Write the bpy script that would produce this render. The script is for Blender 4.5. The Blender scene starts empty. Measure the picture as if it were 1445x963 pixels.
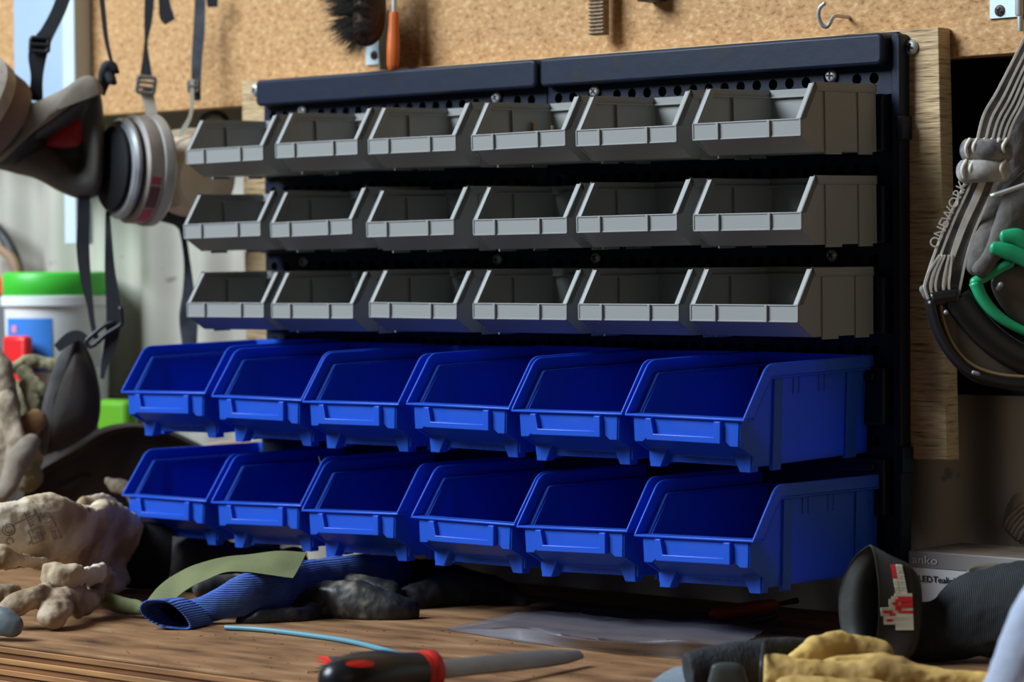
import bpy, bmesh, math, random
from mathutils import Vector, Matrix, noise
random.seed(7)
C = bpy.context.scene.collection
S = bpy.context.scene

# ------------------------------------------------------------------ camera
YAW, PIT, ROL, F = .728, -.0238, -.0075, 3900.0
CAM = Vector((1.8427, -1.7418, -.0191))
FW = Vector((-math.sin(YAW)*math.cos(PIT), math.cos(YAW)*math.cos(PIT), math.sin(PIT)))
RT = Vector((math.cos(YAW), math.sin(YAW), 0)); UP = RT.cross(FW)
RT, UP = RT*math.cos(ROL)+UP*math.sin(ROL), UP*math.cos(ROL)-RT*math.sin(ROL)
cd = bpy.data.cameras.new('camera'); cam = bpy.data.objects.new('camera', cd); C.objects.link(cam)
m = Matrix((RT, UP, -FW)).transposed().to_4x4(); m.translation = CAM; cam.matrix_world = m
cd.sensor_width = 36; cd.lens = F*36/1445; cd.clip_start = .05
cd.dof.use_dof = True; cd.dof.focus_distance = 2.08; cd.dof.aperture_fstop = 7.0
S.camera = cam
# ------------------------------------------------------------------ light
w = bpy.data.worlds.new('world'); S.world = w; w.use_nodes = True
bg = w.node_tree.nodes['Background']; bg.inputs[0].default_value = (.62, .60, .62, 1); bg.inputs[1].default_value = .045

def area(name, loc, target, sx, sy, power, col):
    l = bpy.data.lights.new(name, 'AREA'); l.shape = 'RECTANGLE'; l.size = sx; l.size_y = sy; l.energy = power; l.color = col
    o = bpy.data.objects.new(name, l); C.objects.link(o); o.location = loc
    o.rotation_euler = (Vector(target)-Vector(loc)).to_track_quat('-Z', 'Y').to_euler(); return o
area('daylight_door', (-1.15, -2.3, 2.0), (.2, 0, -.05), 1.9, 1.6, 250, (.76, .88, 1.0))
area('warm_bounce', (2.6, -1.2, .5), (.5, 0, 0), 1.2, 1.2, 1.5, (1.0, .72, .48))
S.view_settings.view_transform = 'Standard'; S.view_settings.look = 'None'; S.view_settings.gamma = 1
S.view_settings.exposure = 0.0; S.view_settings.use_curve_mapping = False

# ------------------------------------------------------------------ pixel ray helpers (photo is 1445 x 963)
def ray(u, v): return FW + RT*((u-722.5)/F) - UP*((v-481.5)/F)
def at(u, v, Y=None, Z=None, d=None):
    r = ray(u, v)
    if Y is not None: t = (Y-CAM.y)/r.y
    elif Z is not None: t = (Z-CAM.z)/r.z
    else: t = d
    return CAM + r*t

# ------------------------------------------------------------------ materials
MATS = {}
def nn(nt, t, **k):
    n = nt.nodes.new(t)
    for a, b in k.items(): setattr(n, a, b)
    return n
def mat(name, col, rough=.5, metal=0, spec=.5, col2=None, scale=20, detail=4, stretch=(1, 1, 1), bump=0, bscale=None, bstretch=None,
        lo=.35, hi=.65, sss=0, trans=0, ior=1.45, alpha=1, sheen=0, coat=0, spots=None, spot_scale=60, spot_cut=.62, ramp=None, rough2=None):
    if name in MATS: return MATS[name]
    mt = bpy.data.materials.new(name); mt.use_nodes = True; nt = mt.node_tree
    b = nt.nodes['Principled BSDF']; L = nt.links.new
    b.inputs['Base Color'].default_value = (*col, 1); b.inputs['Roughness'].default_value = rough
    b.inputs['Metallic'].default_value = metal; b.inputs['Specular IOR Level'].default_value = spec
    b.inputs['IOR'].default_value = ior; b.inputs['Transmission Weight'].default_value = trans; b.inputs['Alpha'].default_value = alpha
    b.inputs['Sheen Weight'].default_value = sheen; b.inputs['Coat Weight'].default_value = coat
    tc = nn(nt, 'ShaderNodeTexCoord')
    def tex(sc, st, dt=4):
        mp = nn(nt, 'ShaderNodeMapping'); mp.inputs['Scale'].default_value = st; L(tc.outputs['Object'], mp.inputs['Vector'])
        n = nn(nt, 'ShaderNodeTexNoise'); n.inputs['Scale'].default_value = sc; n.inputs['Detail'].default_value = dt
        L(mp.outputs[0], n.inputs['Vector']); return n
    c = None
    if col2 or ramp:
        n = tex(scale, stretch, detail); r = nn(nt, 'ShaderNodeValToRGB')
        if ramp:
            e = r.color_ramp.elements
            while len(e) < len(ramp): e.new(.5)
            for q, (p, cc) in enumerate(ramp): e[q].position = p; e[q].color = (*cc, 1)
        else:
            r.color_ramp.elements[0].position = lo; r.color_ramp.elements[1].position = hi
            r.color_ramp.elements[0].color = (*col, 1); r.color_ramp.elements[1].color = (*col2, 1)
        L(n.outputs['Fac'], r.inputs[0]); c = r.outputs[0]
    if spots:
        n2 = tex(spot_scale, (1, 1, 1), 3); r2 = nn(nt, 'ShaderNodeValToRGB')
        r2.color_ramp.elements[0].position = spot_cut; r2.color_ramp.elements[1].position = spot_cut+.06
        L(n2.outputs['Fac'], r2.inputs[0]); mx = nn(nt, 'ShaderNodeMix', data_type='RGBA')
        L(r2.outputs[0], mx.inputs['Factor'])
        if c: L(c, mx.inputs[6])
        else: mx.inputs[6].default_value = (*col, 1)
        mx.inputs[7].default_value = (*spots, 1); c = mx.outputs[2]
    if c: L(c, b.inputs['Base Color'])
    if rough2 is not None:
        n4 = tex(scale*1.7, stretch, 3); mr = nn(nt, 'ShaderNodeMapRange'); mr.inputs[1].default_value = .35; mr.inputs[2].default_value = .65
        mr.inputs[3].default_value = rough; mr.inputs[4].default_value = rough2; L(n4.outputs['Fac'], mr.inputs[0]); L(mr.outputs[0], b.inputs['Roughness'])
    if bump:
        n3 = tex(bscale or scale, bstretch or stretch, 5); bp = nn(nt, 'ShaderNodeBump'); bp.inputs['Strength'].default_value = 1
        bp.inputs['Distance'].default_value = bump; L(n3.outputs['Fac'], bp.inputs['Height']); L(bp.outputs[0], b.inputs['Normal'])
    MATS[name] = mt; return mt

M_blue = mat('blue_plastic', (.022, .11, .62), .27, bump=.00012, bscale=90, spots=(.03, .09, .62), spot_scale=26, spot_cut=.66, rough2=.42)
_nt = M_blue.node_tree; _tr = nn(_nt, 'ShaderNodeBsdfTranslucent'); _tr.inputs[0].default_value = (.02, .14, .80, 1); _mx = nn(_nt, 'ShaderNodeMixShader'); _mx.inputs[0].default_value = .28
_nt.links.new(_nt.nodes['Principled BSDF'].outputs[0], _mx.inputs[1]); _nt.links.new(_tr.outputs[0], _mx.inputs[2]); _nt.links.new(_mx.outputs[0], _nt.nodes['Material Output'].inputs[0])
M_grey = mat('grey_plastic', (.262, .262, .245), .42, bump=.0001, bscale=120)
M_black = mat('black_board_plastic', (.007, .012, .028), .45, spec=.35, bump=.0002, bscale=70, spots=(.012, .014, .017), spot_scale=45, spot_cut=.6)
M_zinc = mat('zinc_metal', (.55, .56, .54), .5, metal=.6)
M_dark = mat('dark_slot', (.01, .01, .01), .7)
M_ply = mat('weathered_plywood', (.2, .12, .05), .7, ramp=[(.3, (.16, .09, .038)), (.42, (.42, .28, .135)), (.6, (.56, .40, .215)), (.8, (.44, .29, .145))],
            scale=46, detail=9, stretch=(1, 1, 12), bump=.0012, bscale=50, bstretch=(1, 1, 14), spots=(.55, .45, .28), spot_scale=22, spot_cut=.74)
M_plyedge = mat('plywood_edge', (.30, .13, .04), .7, col2=(.18, .08, .03), scale=20, stretch=(40, 40, 1), bump=.0004)
M_chip = mat('chipboard', (.4, .22, .09), .75, ramp=[(.28, (.26, .12, .04)), (.42, (.43, .225, .085)), (.56, (.48, .265, .105)), (.74, (.64, .41, .20))],
             scale=190, detail=5, stretch=(1, 1, 1.6), bump=.0004, bscale=160, spots=(.34, .17, .06), spot_scale=30, spot_cut=.68)
M_iron = mat('corrugated_iron', (.42, .40, .34), .5, metal=.3, col2=(.54, .50, .41), scale=6, spots=(.30, .27, .22), spot_scale=40, spot_cut=.68, bump=.0003)
M_bench = mat('stained_bench_top', (.3, .2, .12), .7, spec=.3, ramp=[(.25, (.05, .024, .009)), (.42, (.18, .088, .036)), (.58, (.27, .14, .06)), (.78, (.38, .225, .115))],
              scale=14, detail=9, stretch=(1, 3.2, 1), bump=.0005, bscale=60, bstretch=(1, 4, 1), spots=(.06, .04, .03), spot_scale=90, spot_cut=.70, rough2=.75)

# ------------------------------------------------------------------ mesh helpers
def tag(o, label=None, cat=None, group=None, kind=None):
    if label: o['label'] = label
    if cat: o['category'] = cat
    if group: o['group'] = group
    if kind: o['kind'] = kind
    return o
def empty(name, loc=(0, 0, 0), rot=(0, 0, 0)):
    o = bpy.data.objects.new(name, None); o.empty_display_size = .01; C.objects.link(o); o.location = loc; o.rotation_euler = rot; return o
def obj(name, bm, m, parent=None, smooth=False, bevel=0, sub=0, angle=40):
    bmesh.ops.recalc_face_normals(bm, faces=bm.faces)
    me = bpy.data.meshes.new(name); bm.to_mesh(me); bm.free()
    me.materials.append(m)
    if smooth:
        me.polygons.foreach_set('use_smooth', [True]*len(me.polygons))
        if angle < 180: me.set_sharp_from_angle(angle=math.radians(angle))
    o = bpy.data.objects.new(name, me); C.objects.link(o)
    if parent: o.parent = parent
    if bevel:
        b = o.modifiers.new('bevel', 'BEVEL'); b.width = bevel; b.segments = 2; b.limit_method = 'ANGLE'; b.harden_normals = False
        me.polygons.foreach_set('use_smooth', [True]*len(me.polygons)); me.set_sharp_from_angle(angle=math.radians(30))
    if sub:
        s = o.modifiers.new('sub', 'SUBSURF'); s.levels = s.render_levels = sub
    return o
def NB(): return bmesh.new()
def box(bm, x0, x1, y0, y1, z0, z1):
    vs = [bm.verts.new((x, y, z)) for x in (x0, x1) for y in (y0, y1) for z in (z0, z1)]
    for q in ((0, 1, 3, 2), (4, 6, 7, 5), (0, 4, 5, 1), (2, 3, 7, 6), (0, 2, 6, 4), (1, 5, 7, 3)): bm.faces.new([vs[i] for i in q])
    return vs
def prism(bm, pts, axis, a, b):
    """closed polygon pts (2D) extruded along axis 'x','y','z' from a to b"""
    def v(p, t):
        return {'x': (t, p[0], p[1]), 'y': (p[0], t, p[1]), 'z': (p[0], p[1], t)}[axis]
    A = [bm.verts.new(v(p, a)) for p in pts]; B = [bm.verts.new(v(p, b)) for p in pts]
    n = len(pts); bm.faces.new(A); bm.faces.new(B[::-1])
    for i in range(n): bm.faces.new((A[i], B[i], B[(i+1) % n], A[(i+1) % n]))
    return A+B
def strip(bm, c1, c2, x0, x1):
    """band between two equal-length yz curves, extruded in x"""
    n = len(c1)
    P = [[bm.verts.new((x, *p)) for p in c] for x in (x0, x1) for c in (c1, c2)]
    a, b, c, d = P
    for i in range(n-1):
        bm.faces.new((a[i], a[i+1], b[i+1], b[i])); bm.faces.new((c[i], d[i], d[i+1], c[i+1]))
        bm.faces.new((a[i], c[i], c[i+1], a[i+1])); bm.faces.new((b[i], b[i+1], d[i+1], d[i]))
    bm.faces.new((a[0], b[0], d[0], c[0])); bm.faces.new((a[-1], c[-1], d[-1], b[-1]))
def crv(P, n=8, closed=False):
    """Catmull-Rom through points (any dim tuples)"""
    P = [Vector(p) for p in P]; N = len(P); out = []
    rng = range(N) if closed else range(N-1)
    for i in rng:
        if closed: p0, p1, p2, p3 = P[i-1], P[i], P[(i+1) % N], P[(i+2) % N]
        else: p1, p2 = P[i], P[i+1]; p0 = P[i-1] if i else p1*2-p2; p3 = P[i+2] if i+2 < N else p2*2-p1
        for k in range(n):
            t = k/n
            out.append(.5*((2*p1)+(p2-p0)*t+(2*p0-5*p1+4*p2-p3)*t*t+(3*p1-p0-3*p2+p3)*t**3))
    if not closed: out.append(P[-1])
    return out
def tube(bm, pts, rad, seg=16, n=6, cap=True, flat=None, upv=None, roundcap=False):
    """swept tube; rad = list of r or (r1,r2): r1 across (side), r2 along 'up' """
    R = [(r, r) if not isinstance(r, (tuple, list)) else tuple(r) for r in rad]
    if len(R) == 1: R = R*len(pts)
    Q = crv([(*p, *r) for p, r in zip([tuple(p) for p in pts], R)], n) if len(pts) > 1 and n > 1 else [Vector((*p, *r)) for p, r in zip(pts, R)]
    cs = [Vector(q[:3]) for q in Q]; rs = [(max(q[3], 1e-5), max(q[4], 1e-5)) for q in Q]
    u = Vector(upv) if upv else None
    rings = []
    if roundcap:
        for side in (0, -1):
            c0 = cs[side]; t = (cs[0]-cs[1]) if side == 0 else (cs[-1]-cs[-2]); t.normalize(); r0 = rs[side]; rr = min(r0)
            ex = [(c0+t*rr*math.sin(a), (r0[0]*math.cos(a)+1e-5, r0[1]*math.cos(a)+1e-5)) for a in (.4, .8, 1.15, 1.45)]
            if side == 0: cs = [e[0] for e in ex[::-1]]+cs; rs = [e[1] for e in ex[::-1]]+rs
            else: cs += [e[0] for e in ex]; rs += [e[1] for e in ex]
    prev = None
    for i, c in enumerate(cs):
        t = (cs[min(i+1, len(cs)-1)]-cs[max(i-1, 0)]).normalized()
        if u is not None: s = t.cross(u)
        else: s = t.cross(Vector((0, 0, 1))) if abs(t.z) < .9 else t.cross(Vector((0, 1, 0)))
        if prev is not None and u is None:
            s = prev-t*prev.dot(t)
        if s.length < 1e-6: s = prev or Vector((1, 0, 0))
        s.normalize(); prev = s; w_ = s.cross(t).normalized()
        rings.append([bm.verts.new(c+s*(rs[i][0]*math.cos(a))+w_*(rs[i][1]*math.sin(a))) for a in [2*math.pi*k/seg for k in range(seg)]])
    for a, b in zip(rings, rings[1:]):
        for k in range(seg): bm.faces.new((a[k], a[(k+1) % seg], b[(k+1) % seg], b[k]))
    if cap: bm.faces.new(rings[0][::-1]); bm.faces.new(rings[-1])
    return rings
def lathe(bm, prof, seg=32, M=None):
    """prof = [(r,z)] about z"""
    M = M or Matrix(); rings = []
    for r, z in prof:
        rings.append([bm.verts.new(M @ Vector((r*math.cos(a), r*math.sin(a), z))) for a in [2*math.pi*k/seg for k in range(seg)]])
    for a, b in zip(rings, rings[1:]):
        for k in range(seg): bm.faces.new((a[k], a[(k+1) % seg], b[(k+1) % seg], b[k]))
    bm.faces.new(rings[0][::-1]); bm.faces.new(rings[-1])
def ribbon(bm, pts, wid, thick, n=8, nrm=None, bulge=0):
    """flat strap: pts centre line, wid list, side dir given by nrm (normal of strap, vector or list per point)"""
    k = len(pts); W = wid if isinstance(wid, (list, tuple)) else [wid]*k
    N = nrm if isinstance(nrm, list) else [nrm]*k
    Q = crv([(*p, w_, *Vector(a)) for p, w_, a in zip([tuple(p) for p in pts], W, N)], n)
    rings = []
    for i, q in enumerate(Q):
        c = Vector(q[:3]); t = (Vector(Q[min(i+1, len(Q)-1)][:3])-Vector(Q[max(i-1, 0)][:3])).normalized()
        nv = Vector(q[4:7]); s = t.cross(nv).normalized(); nv = s.cross(t).normalized(); h = q[3]/2
        rings.append([bm.verts.new(c+s*h+nv*thick/2), bm.verts.new(c+nv*(thick/2+bulge)), bm.verts.new(c-s*h+nv*thick/2),
                      bm.verts.new(c-s*h-nv*thick/2), bm.verts.new(c-nv*thick/2), bm.verts.new(c+s*h-nv*thick/2)])
    for a, b in zip(rings, rings[1:]):
        for j in range(6): bm.faces.new((a[j], a[(j+1) % 6], b[(j+1) % 6], b[j]))
    bm.faces.new(rings[0][::-1]); bm.faces.new(rings[-1])
def copy_tree(o, parent=None):
    c = o.copy(); C.objects.link(c)
    if parent: c.parent = parent
    for ch in [x for x in KIDS.get(o.name, [])]: copy_tree(ch, c)
    return c
KIDS = {}
def kids(o, lst): KIDS[o.name] = lst
BZ = -.29      # bench top height

# ------------------------------------------------------------------ the setting
def structure():
    # corrugated iron wall
    bm = NB(); x0, x1, n = -1.4, 1.7, 620; P = []
    for i in range(n+1):
        x = x0+(x1-x0)*i/n; y = .085+.0085*math.cos(2*math.pi*x/.076); P.append((x, y))
    rows = [[bm.verts.new((x, y, z)) for x, y in P] for z in (-1.15, 1.0)]
    back = [[bm.verts.new((x, y+.001, z)) for x, y in P] for z in (-1.15, 1.0)]
    for i in range(n):
        bm.faces.new((rows[0][i], rows[0][i+1], rows[1][i+1], rows[1][i])); bm.faces.new((back[0][i], back[1][i], back[1][i+1], back[0][i+1]))
    tag(obj('wall_back', bm, M_iron, smooth=True, angle=180), kind='structure')
    bm = NB(); box(bm, -1.4, 1.7, -2.6, .10, -1.17, -1.15)
    tag(obj('floor', bm, mat('concrete_floor', (.34, .33, .31), .8, col2=(.24, .23, .22), scale=12, bump=.0005)), kind='structure')
structure()

bm = NB(); box(bm, -1.3, 1.6, .028, .046, .1415, .85)
t = obj('chipboard_sheet', bm, M_chip, bevel=.001)
tag(t, 'orange-tan chipboard sheet screwed along the top of the wall above the black bin rack', 'board')

bm = NB(); prism(bm, [(-.0535, .163), (.708, .1635), (.7145, -.160), (-.0500, -.160)], 'y', .011, .0275)
t = obj('plywood_backing', bm, M_ply, bevel=.0008)
tag(t, 'weathered pale plywood backing board that the black bin rack is screwed to', 'board')

# workbench
wb = empty('workbench', (.2, -.2, BZ))
tag(wb, 'stained brown timber workbench with layered ply front edge', 'workbench')
def wbp(name, bm, m, **k):
    o = obj(name, bm, m, wb, **k); o.matrix_parent_inverse = Matrix.Translation(-wb.location); return o
bm = NB(); box(bm, -1.1, 1.5, -.463, .074, BZ-.003, BZ); wbp('benchtop', bm, M_bench, bevel=.001)
LAY = [(.34, .15, .05), (.20, .075, .022), (.42, .20, .065), (.25, .10, .03), (.40, .18, .06), (.18, .07, .022), (.38, .17, .06)]
for i in range(7):
    zt = BZ-.003-i*.0042; yo = -.464+(.0008 if i % 2 else -.0006)
    bm = NB(); box(bm, -1.1, 1.5, yo, .07, zt-.0042, zt)
    wbp('veneer_layer', bm, mat('veneer_%d' % (i % 7), LAY[i], .6, col2=tuple(c*.6 for c in LAY[i]), scale=14, stretch=(1, 1, 18), bump=.0003), bevel=.0005)
for lx in (-1.0, .25, 1.4):
    for ly in (-.40, .02):
        bm = NB(); box(bm, lx-.045, lx+.045, ly-.045, ly+.045, -1.15, BZ-.0324); wbp('leg', bm, M_plyedge, bevel=.003)

# ------------------------------------------------------------------ black bin rack panels
M_hole = M_dark
ROWZ = [.1275-.0685*i for i in range(6)]
PITCH = .0157
def rack(x0, label):
    t = empty('bin_rack_panel', (x0, .011, -.24)); tag(t, label, 'rack', 'black perforated rack panels')
    inv = Matrix.Translation(-t.location)
    def part(name, bm, m=M_black, **k):
        o = obj(name, bm, m, t, **k); o.matrix_parent_inverse = inv; return o
    Wd = .3425; xl = x0-.0118+.0003; xr = xl+Wd
    # hole strips
    for r, z in enumerate(ROWZ):
        bm = NB(); hs = .0125; ncell = 21; xa = x0-PITCH/2
        for i in range(21):
            if r in (0, 2, 4) and i in (2, 17): 
                cx = x0+(i+.5)*PITCH; cw = PITCH; rad = .0072; cz = z+.0035
            elif r in (0, 2, 4) and i in (3, 18): continue
            else: cx = x0+i*PITCH; cw = PITCH/2; rad = .0042; cz = z
            seg = 24; zz0, zz1 = z-hs, z+hs
            outer = []; inner = []; deep = []
            for k in range(seg):
                a = 2*math.pi*(k+.5)/seg; ca, sa = math.cos(a), math.sin(a)
                f = min(cw/max(abs(ca), 1e-6), ((zz1-cz) if sa > 0 else (cz-zz0))/max(abs(sa), 1e-6))
                outer.append((cx+ca*f, cz+sa*f))
            # snap corners
            for (qx, qz) in ((cx-cw, zz0), (cx+cw, zz0), (cx-cw, zz1), (cx+cw, zz1)):
                j = min(range(seg), key=lambda k: (outer[k][0]-qx)**2+(outer[k][1]-qz)**2); outer[j] = (qx, qz)
            O = [bm.verts.new((x, 0, zq)) for x, zq in outer]
            I = [bm.verts.new((cx+rad*math.cos(2*math.pi*(k+.5)/seg), 0, cz+rad*math.sin(2*math.pi*(k+.5)/seg))) for k in range(seg)]
            D = [bm.verts.new((v.co.x, .006 if rad < .006 else .0035, v.co.z)) for v in I]
            for k in range(seg):
                k2 = (k+1) % seg
                bm.faces.new((O[k], O[k2], I[k2], I[k])); bm.faces.new((I[k], I[k2], D[k2], D[k]))
            if rad > .006: bm.faces.new(D)
        # ends
        box(bm, xl, xa, 0, .004, z-hs, z+hs); box(bm, x0+20.5*PITCH, xr, 0, .004, z-hs, z+hs)
        bmesh.ops.remove_doubles(bm, verts=bm.verts, dist=1e-5)
        part('hole_strip', bm, smooth=True, angle=35)
    # raised bin rails between strips
    for r in range(6):
        za = ROWZ[r]-.0125; zb_ = (ROWZ[r+1]+.0125) if r < 5 else ROWZ[5]-.03
        bm = NB(); box(bm, xl+.001, xr-.004, -.0085, .004, zb_, za)
        # hanging lip along the top of the rail
        box(bm, xl+.003, xr-.012, -.011, -.008, za-.010, za-.004)
        part('bin_rail', bm, bevel=.0015)
    # frame edges and header
    bm = NB(); box(bm, xl, xr, .0065, .0112, -.2425, .162); part('back_sheet', bm, bevel=.001)
    bm = NB(); prism(bm, rrect(xl+.001, xr-.0015, .1365, .1605, .005), 'y', -.012, .006); part('header', bm, bevel=.0025)
    return t, xl, xr
def rrect(x0, x1, z0, z1, r, n=5):
    P = []
    for cx, cz, a0 in ((x1-r, z1-r, 0), (x0+r, z1-r, 90), (x0+r, z0+r, 180), (x1-r, z0+r, 270)):
        for k in range(n+1):
            a = math.radians(a0+90*k/n); P.append((cx+r*math.cos(a), cz+r*math.sin(a)))
    return P
pl, pxl, pxr = rack(0.0, 'left black perforated rack panel with rounded header bar, beside the hanging respirators')
pr, qxl, qxr = rack(.344, 'right black perforated rack panel with rounded header bar, beside the bare plywood strip')
bm = NB(); prism(bm, rrect(qxr-.0005, qxr+.0075, -.243, .160, .0035), 'y', -.002, .0112)
box(bm, qxr+.0055, qxr+.0105, -.004, .010, .080, .098); box(bm, qxr+.0055, qxr+.0105, -.004, .010, -.170, -.150)
o = obj('side_frame', bm, M_black, pr, bevel=.001); o.matrix_parent_inverse = Matrix.Translation(-pr.location)

# pan head screws
def screw_proto(r=.0050, L=.010):
    t = empty('wall_screw'); bm = NB()
    lathe(bm, [(.0003, .0026), (r*.55, .0025), (r*.85, .0018), (r, .0005), (r, 0), (r*.35, -.0002), (r*.35, -L)], 24, Matrix.Rotation(math.pi/2, 4, 'X'))
    h = obj('screw_head', bm, M_zinc, t, smooth=True, angle=50)
    bm = NB(); box(bm, -r*.55, r*.55, -.0029, -.0019, -r*.13, r*.13); box(bm, -r*.13, r*.13, -.00291, -.0019, -r*.55, r*.55)
    c = obj('cross_slot', bm, M_dark, t)
    kids(t, [h, c]); return t
sp = screw_proto(); used = False
def put_screw(x, y, z, label, group=None, s=1, rot=.5):
    global used
    o = sp if not used else copy_tree(sp)
    used = True
    o.location = (x, y, z); o.rotation_euler = (0, rot, 0); o.scale = (s, s, s); o['label'] = label; o['category'] = 'screw'
    if group: o['group'] = group
    return o
for x0, side in ((0, 'left'), (.344, 'right')):
    for i, hs_ in ((2.5, 'left'), (17.5, 'right')):
        for r, rn in ((0, 'above the grey bins'), (2, 'above the third grey row')):
            put_screw(x0+i*PITCH+.0012, -.0015, ROWZ[r]+.0038, 'silver screw %s, %s end of %s rack panel' % (rn, hs_, side), 'screws holding the rack panels', rot=random.uniform(0, 1.5))

# ------------------------------------------------------------------ storage bins
def rimcurve(D, dy, dz, r, off, zend):
    """yz rim line from the back (0,0) to the front lip, offset inwards by off"""
    L = math.hypot(dy, dz); th = math.atan2(dz, dy); T = r*math.tan(th/2)
    by = -(D-dy); P = [(0, -off)]
    cy_, cz_ = by+T, -r
    for k in range(9):
        a = th*k/8; P.append((cy_-(r-off)*math.sin(a), cz_+(r-off)*math.cos(a)))
    # slanted to zend
    ny, nz = dz/L, -dy/L
    qy, qz = -D+ny*off, -dz+nz*off; s = (zend-qz)/(dz/L); P.append((qy+dy/L*s, zend))
    return P
def blue_proto():
    W, D, LZ = .110, .1635, -.038
    t = empty('storage_bin'); H = .0783
    def tap(bm, k=.055):
        for v in bm.verts:
            f = max(0, (-v.co.z-.012)/.066); v.co.x = W/2+(v.co.x-W/2)*(1-k*f)
    c0 = rimcurve(D, .0288, .038, .014, 0, LZ); c1 = rimcurve(D, .0288, .038, .014, .0095, LZ); c2 = rimcurve(D, .0288, .038, .014, .0112, LZ)
    bm = NB()
    for a, b, e in ((0, .0018, .006), (W, W-.0018, W-.006)):
        strip(bm, c0, c1, min(a, b), max(a, b)); strip(bm, c1, c2, min(a, e), max(a, e))
    box(bm, 0, W, -.002, 0, -.010, 0); box(bm, .0018, W-.0018, -.007, -.002, -.0112, -.0095)
    box(bm, 0, W, -D, -D+.0128, LZ-.0018, LZ)
    rim = obj('rim', bm, M_blue, t, bevel=.0006)
    bm = NB()
    prof = [(p[0], p[1]) for p in c2[:-1]]+[(-D+.0125, LZ-.001), (-D+.0035, LZ-.001), (-D+.0035, LZ-.0205), (-.1437, LZ-.029), (-.1437, -.0745), (0, -.0745)]
    for a, b in ((.0045, .0062), (W-.0062, W-.0045)): prism(bm, prof, 'x', a, b)
    box(bm, .005, W-.005, -.002, 0, -.0745, -.009)
    box(bm, .0055, W-.0055, -.139, 0, -.0745, -.0727)
    a = .0056
    prism(bm, [(a, LZ-.001), (a, LZ-.0205), (a+.0075, LZ-.0205), (a+.0125, LZ-.017), (W-a-.0125, LZ-.017), (W-a-.0075, LZ-.0205), (W-a, LZ-.0205), (W-a, LZ-.001)], 'y', -D+.0025, -D+.0045)
    prism(bm, [(-D+.003, LZ-.0165), (-D+.0045, LZ-.016), (-.1375, -.0685), (-.1375, -.0745), (-.1392, -.0745), (-.1392, -.069)], 'x', .0056, W-.0056)
    for s in (0, 1):   # outer ribs on the side walls
        def X(a_, b_): return (a_, b_) if not s else (W-b_, W-a_)
        for y0, y1, z1, pr_ in ((-.123, -.1125, -.0783, .0022), (-.031, -.0165, -.0765, .0020), (-.098, -.0965, -.024, .0008), (-.091, -.0895, -.024, .0008), (-.066, -.0645, -.024, .0008), (-.059, -.0575, -.024, .0008)):
            x0, x1 = X(.0046-pr_, .0060); box(bm, x0, x1, y0, y1, z1, -.0110)
    tap(bm); body = obj('body', bm, M_blue, t, bevel=.0005)
    bm = NB(); xa, xb = .0205, W-.0205; y0, y1 = -D-.0016, -D+.0030
    prism(bm, [(xa, LZ-.0025), (xa+.0055, LZ-.0025), (xa+.0075, LZ-.0138), (xb-.0060, LZ-.0138), (xb-.0060, LZ-.0025), (xb, LZ-.0025), (xb, LZ-.0185), (xa+.001, LZ-.0185)], 'y', y0, y1)
    lab = obj('label_holder', bm, M_blue, t, bevel=.0006)
    feet = []
    for s in (0, 1):
        P = [(.0087, LZ-.0255), (.0087, -.0783), (.0185, -.0783), (.0255, LZ-.0255)]
        if s: P = [(W-x, z) for x, z in P][::-1]
        bm = NB(); prism(bm, P, 'y', -.1450, -.1355); feet.append(obj('foot', bm, M_blue, t, bevel=.0006))
    kids(t, [rim, body, lab]+feet); return t
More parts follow.
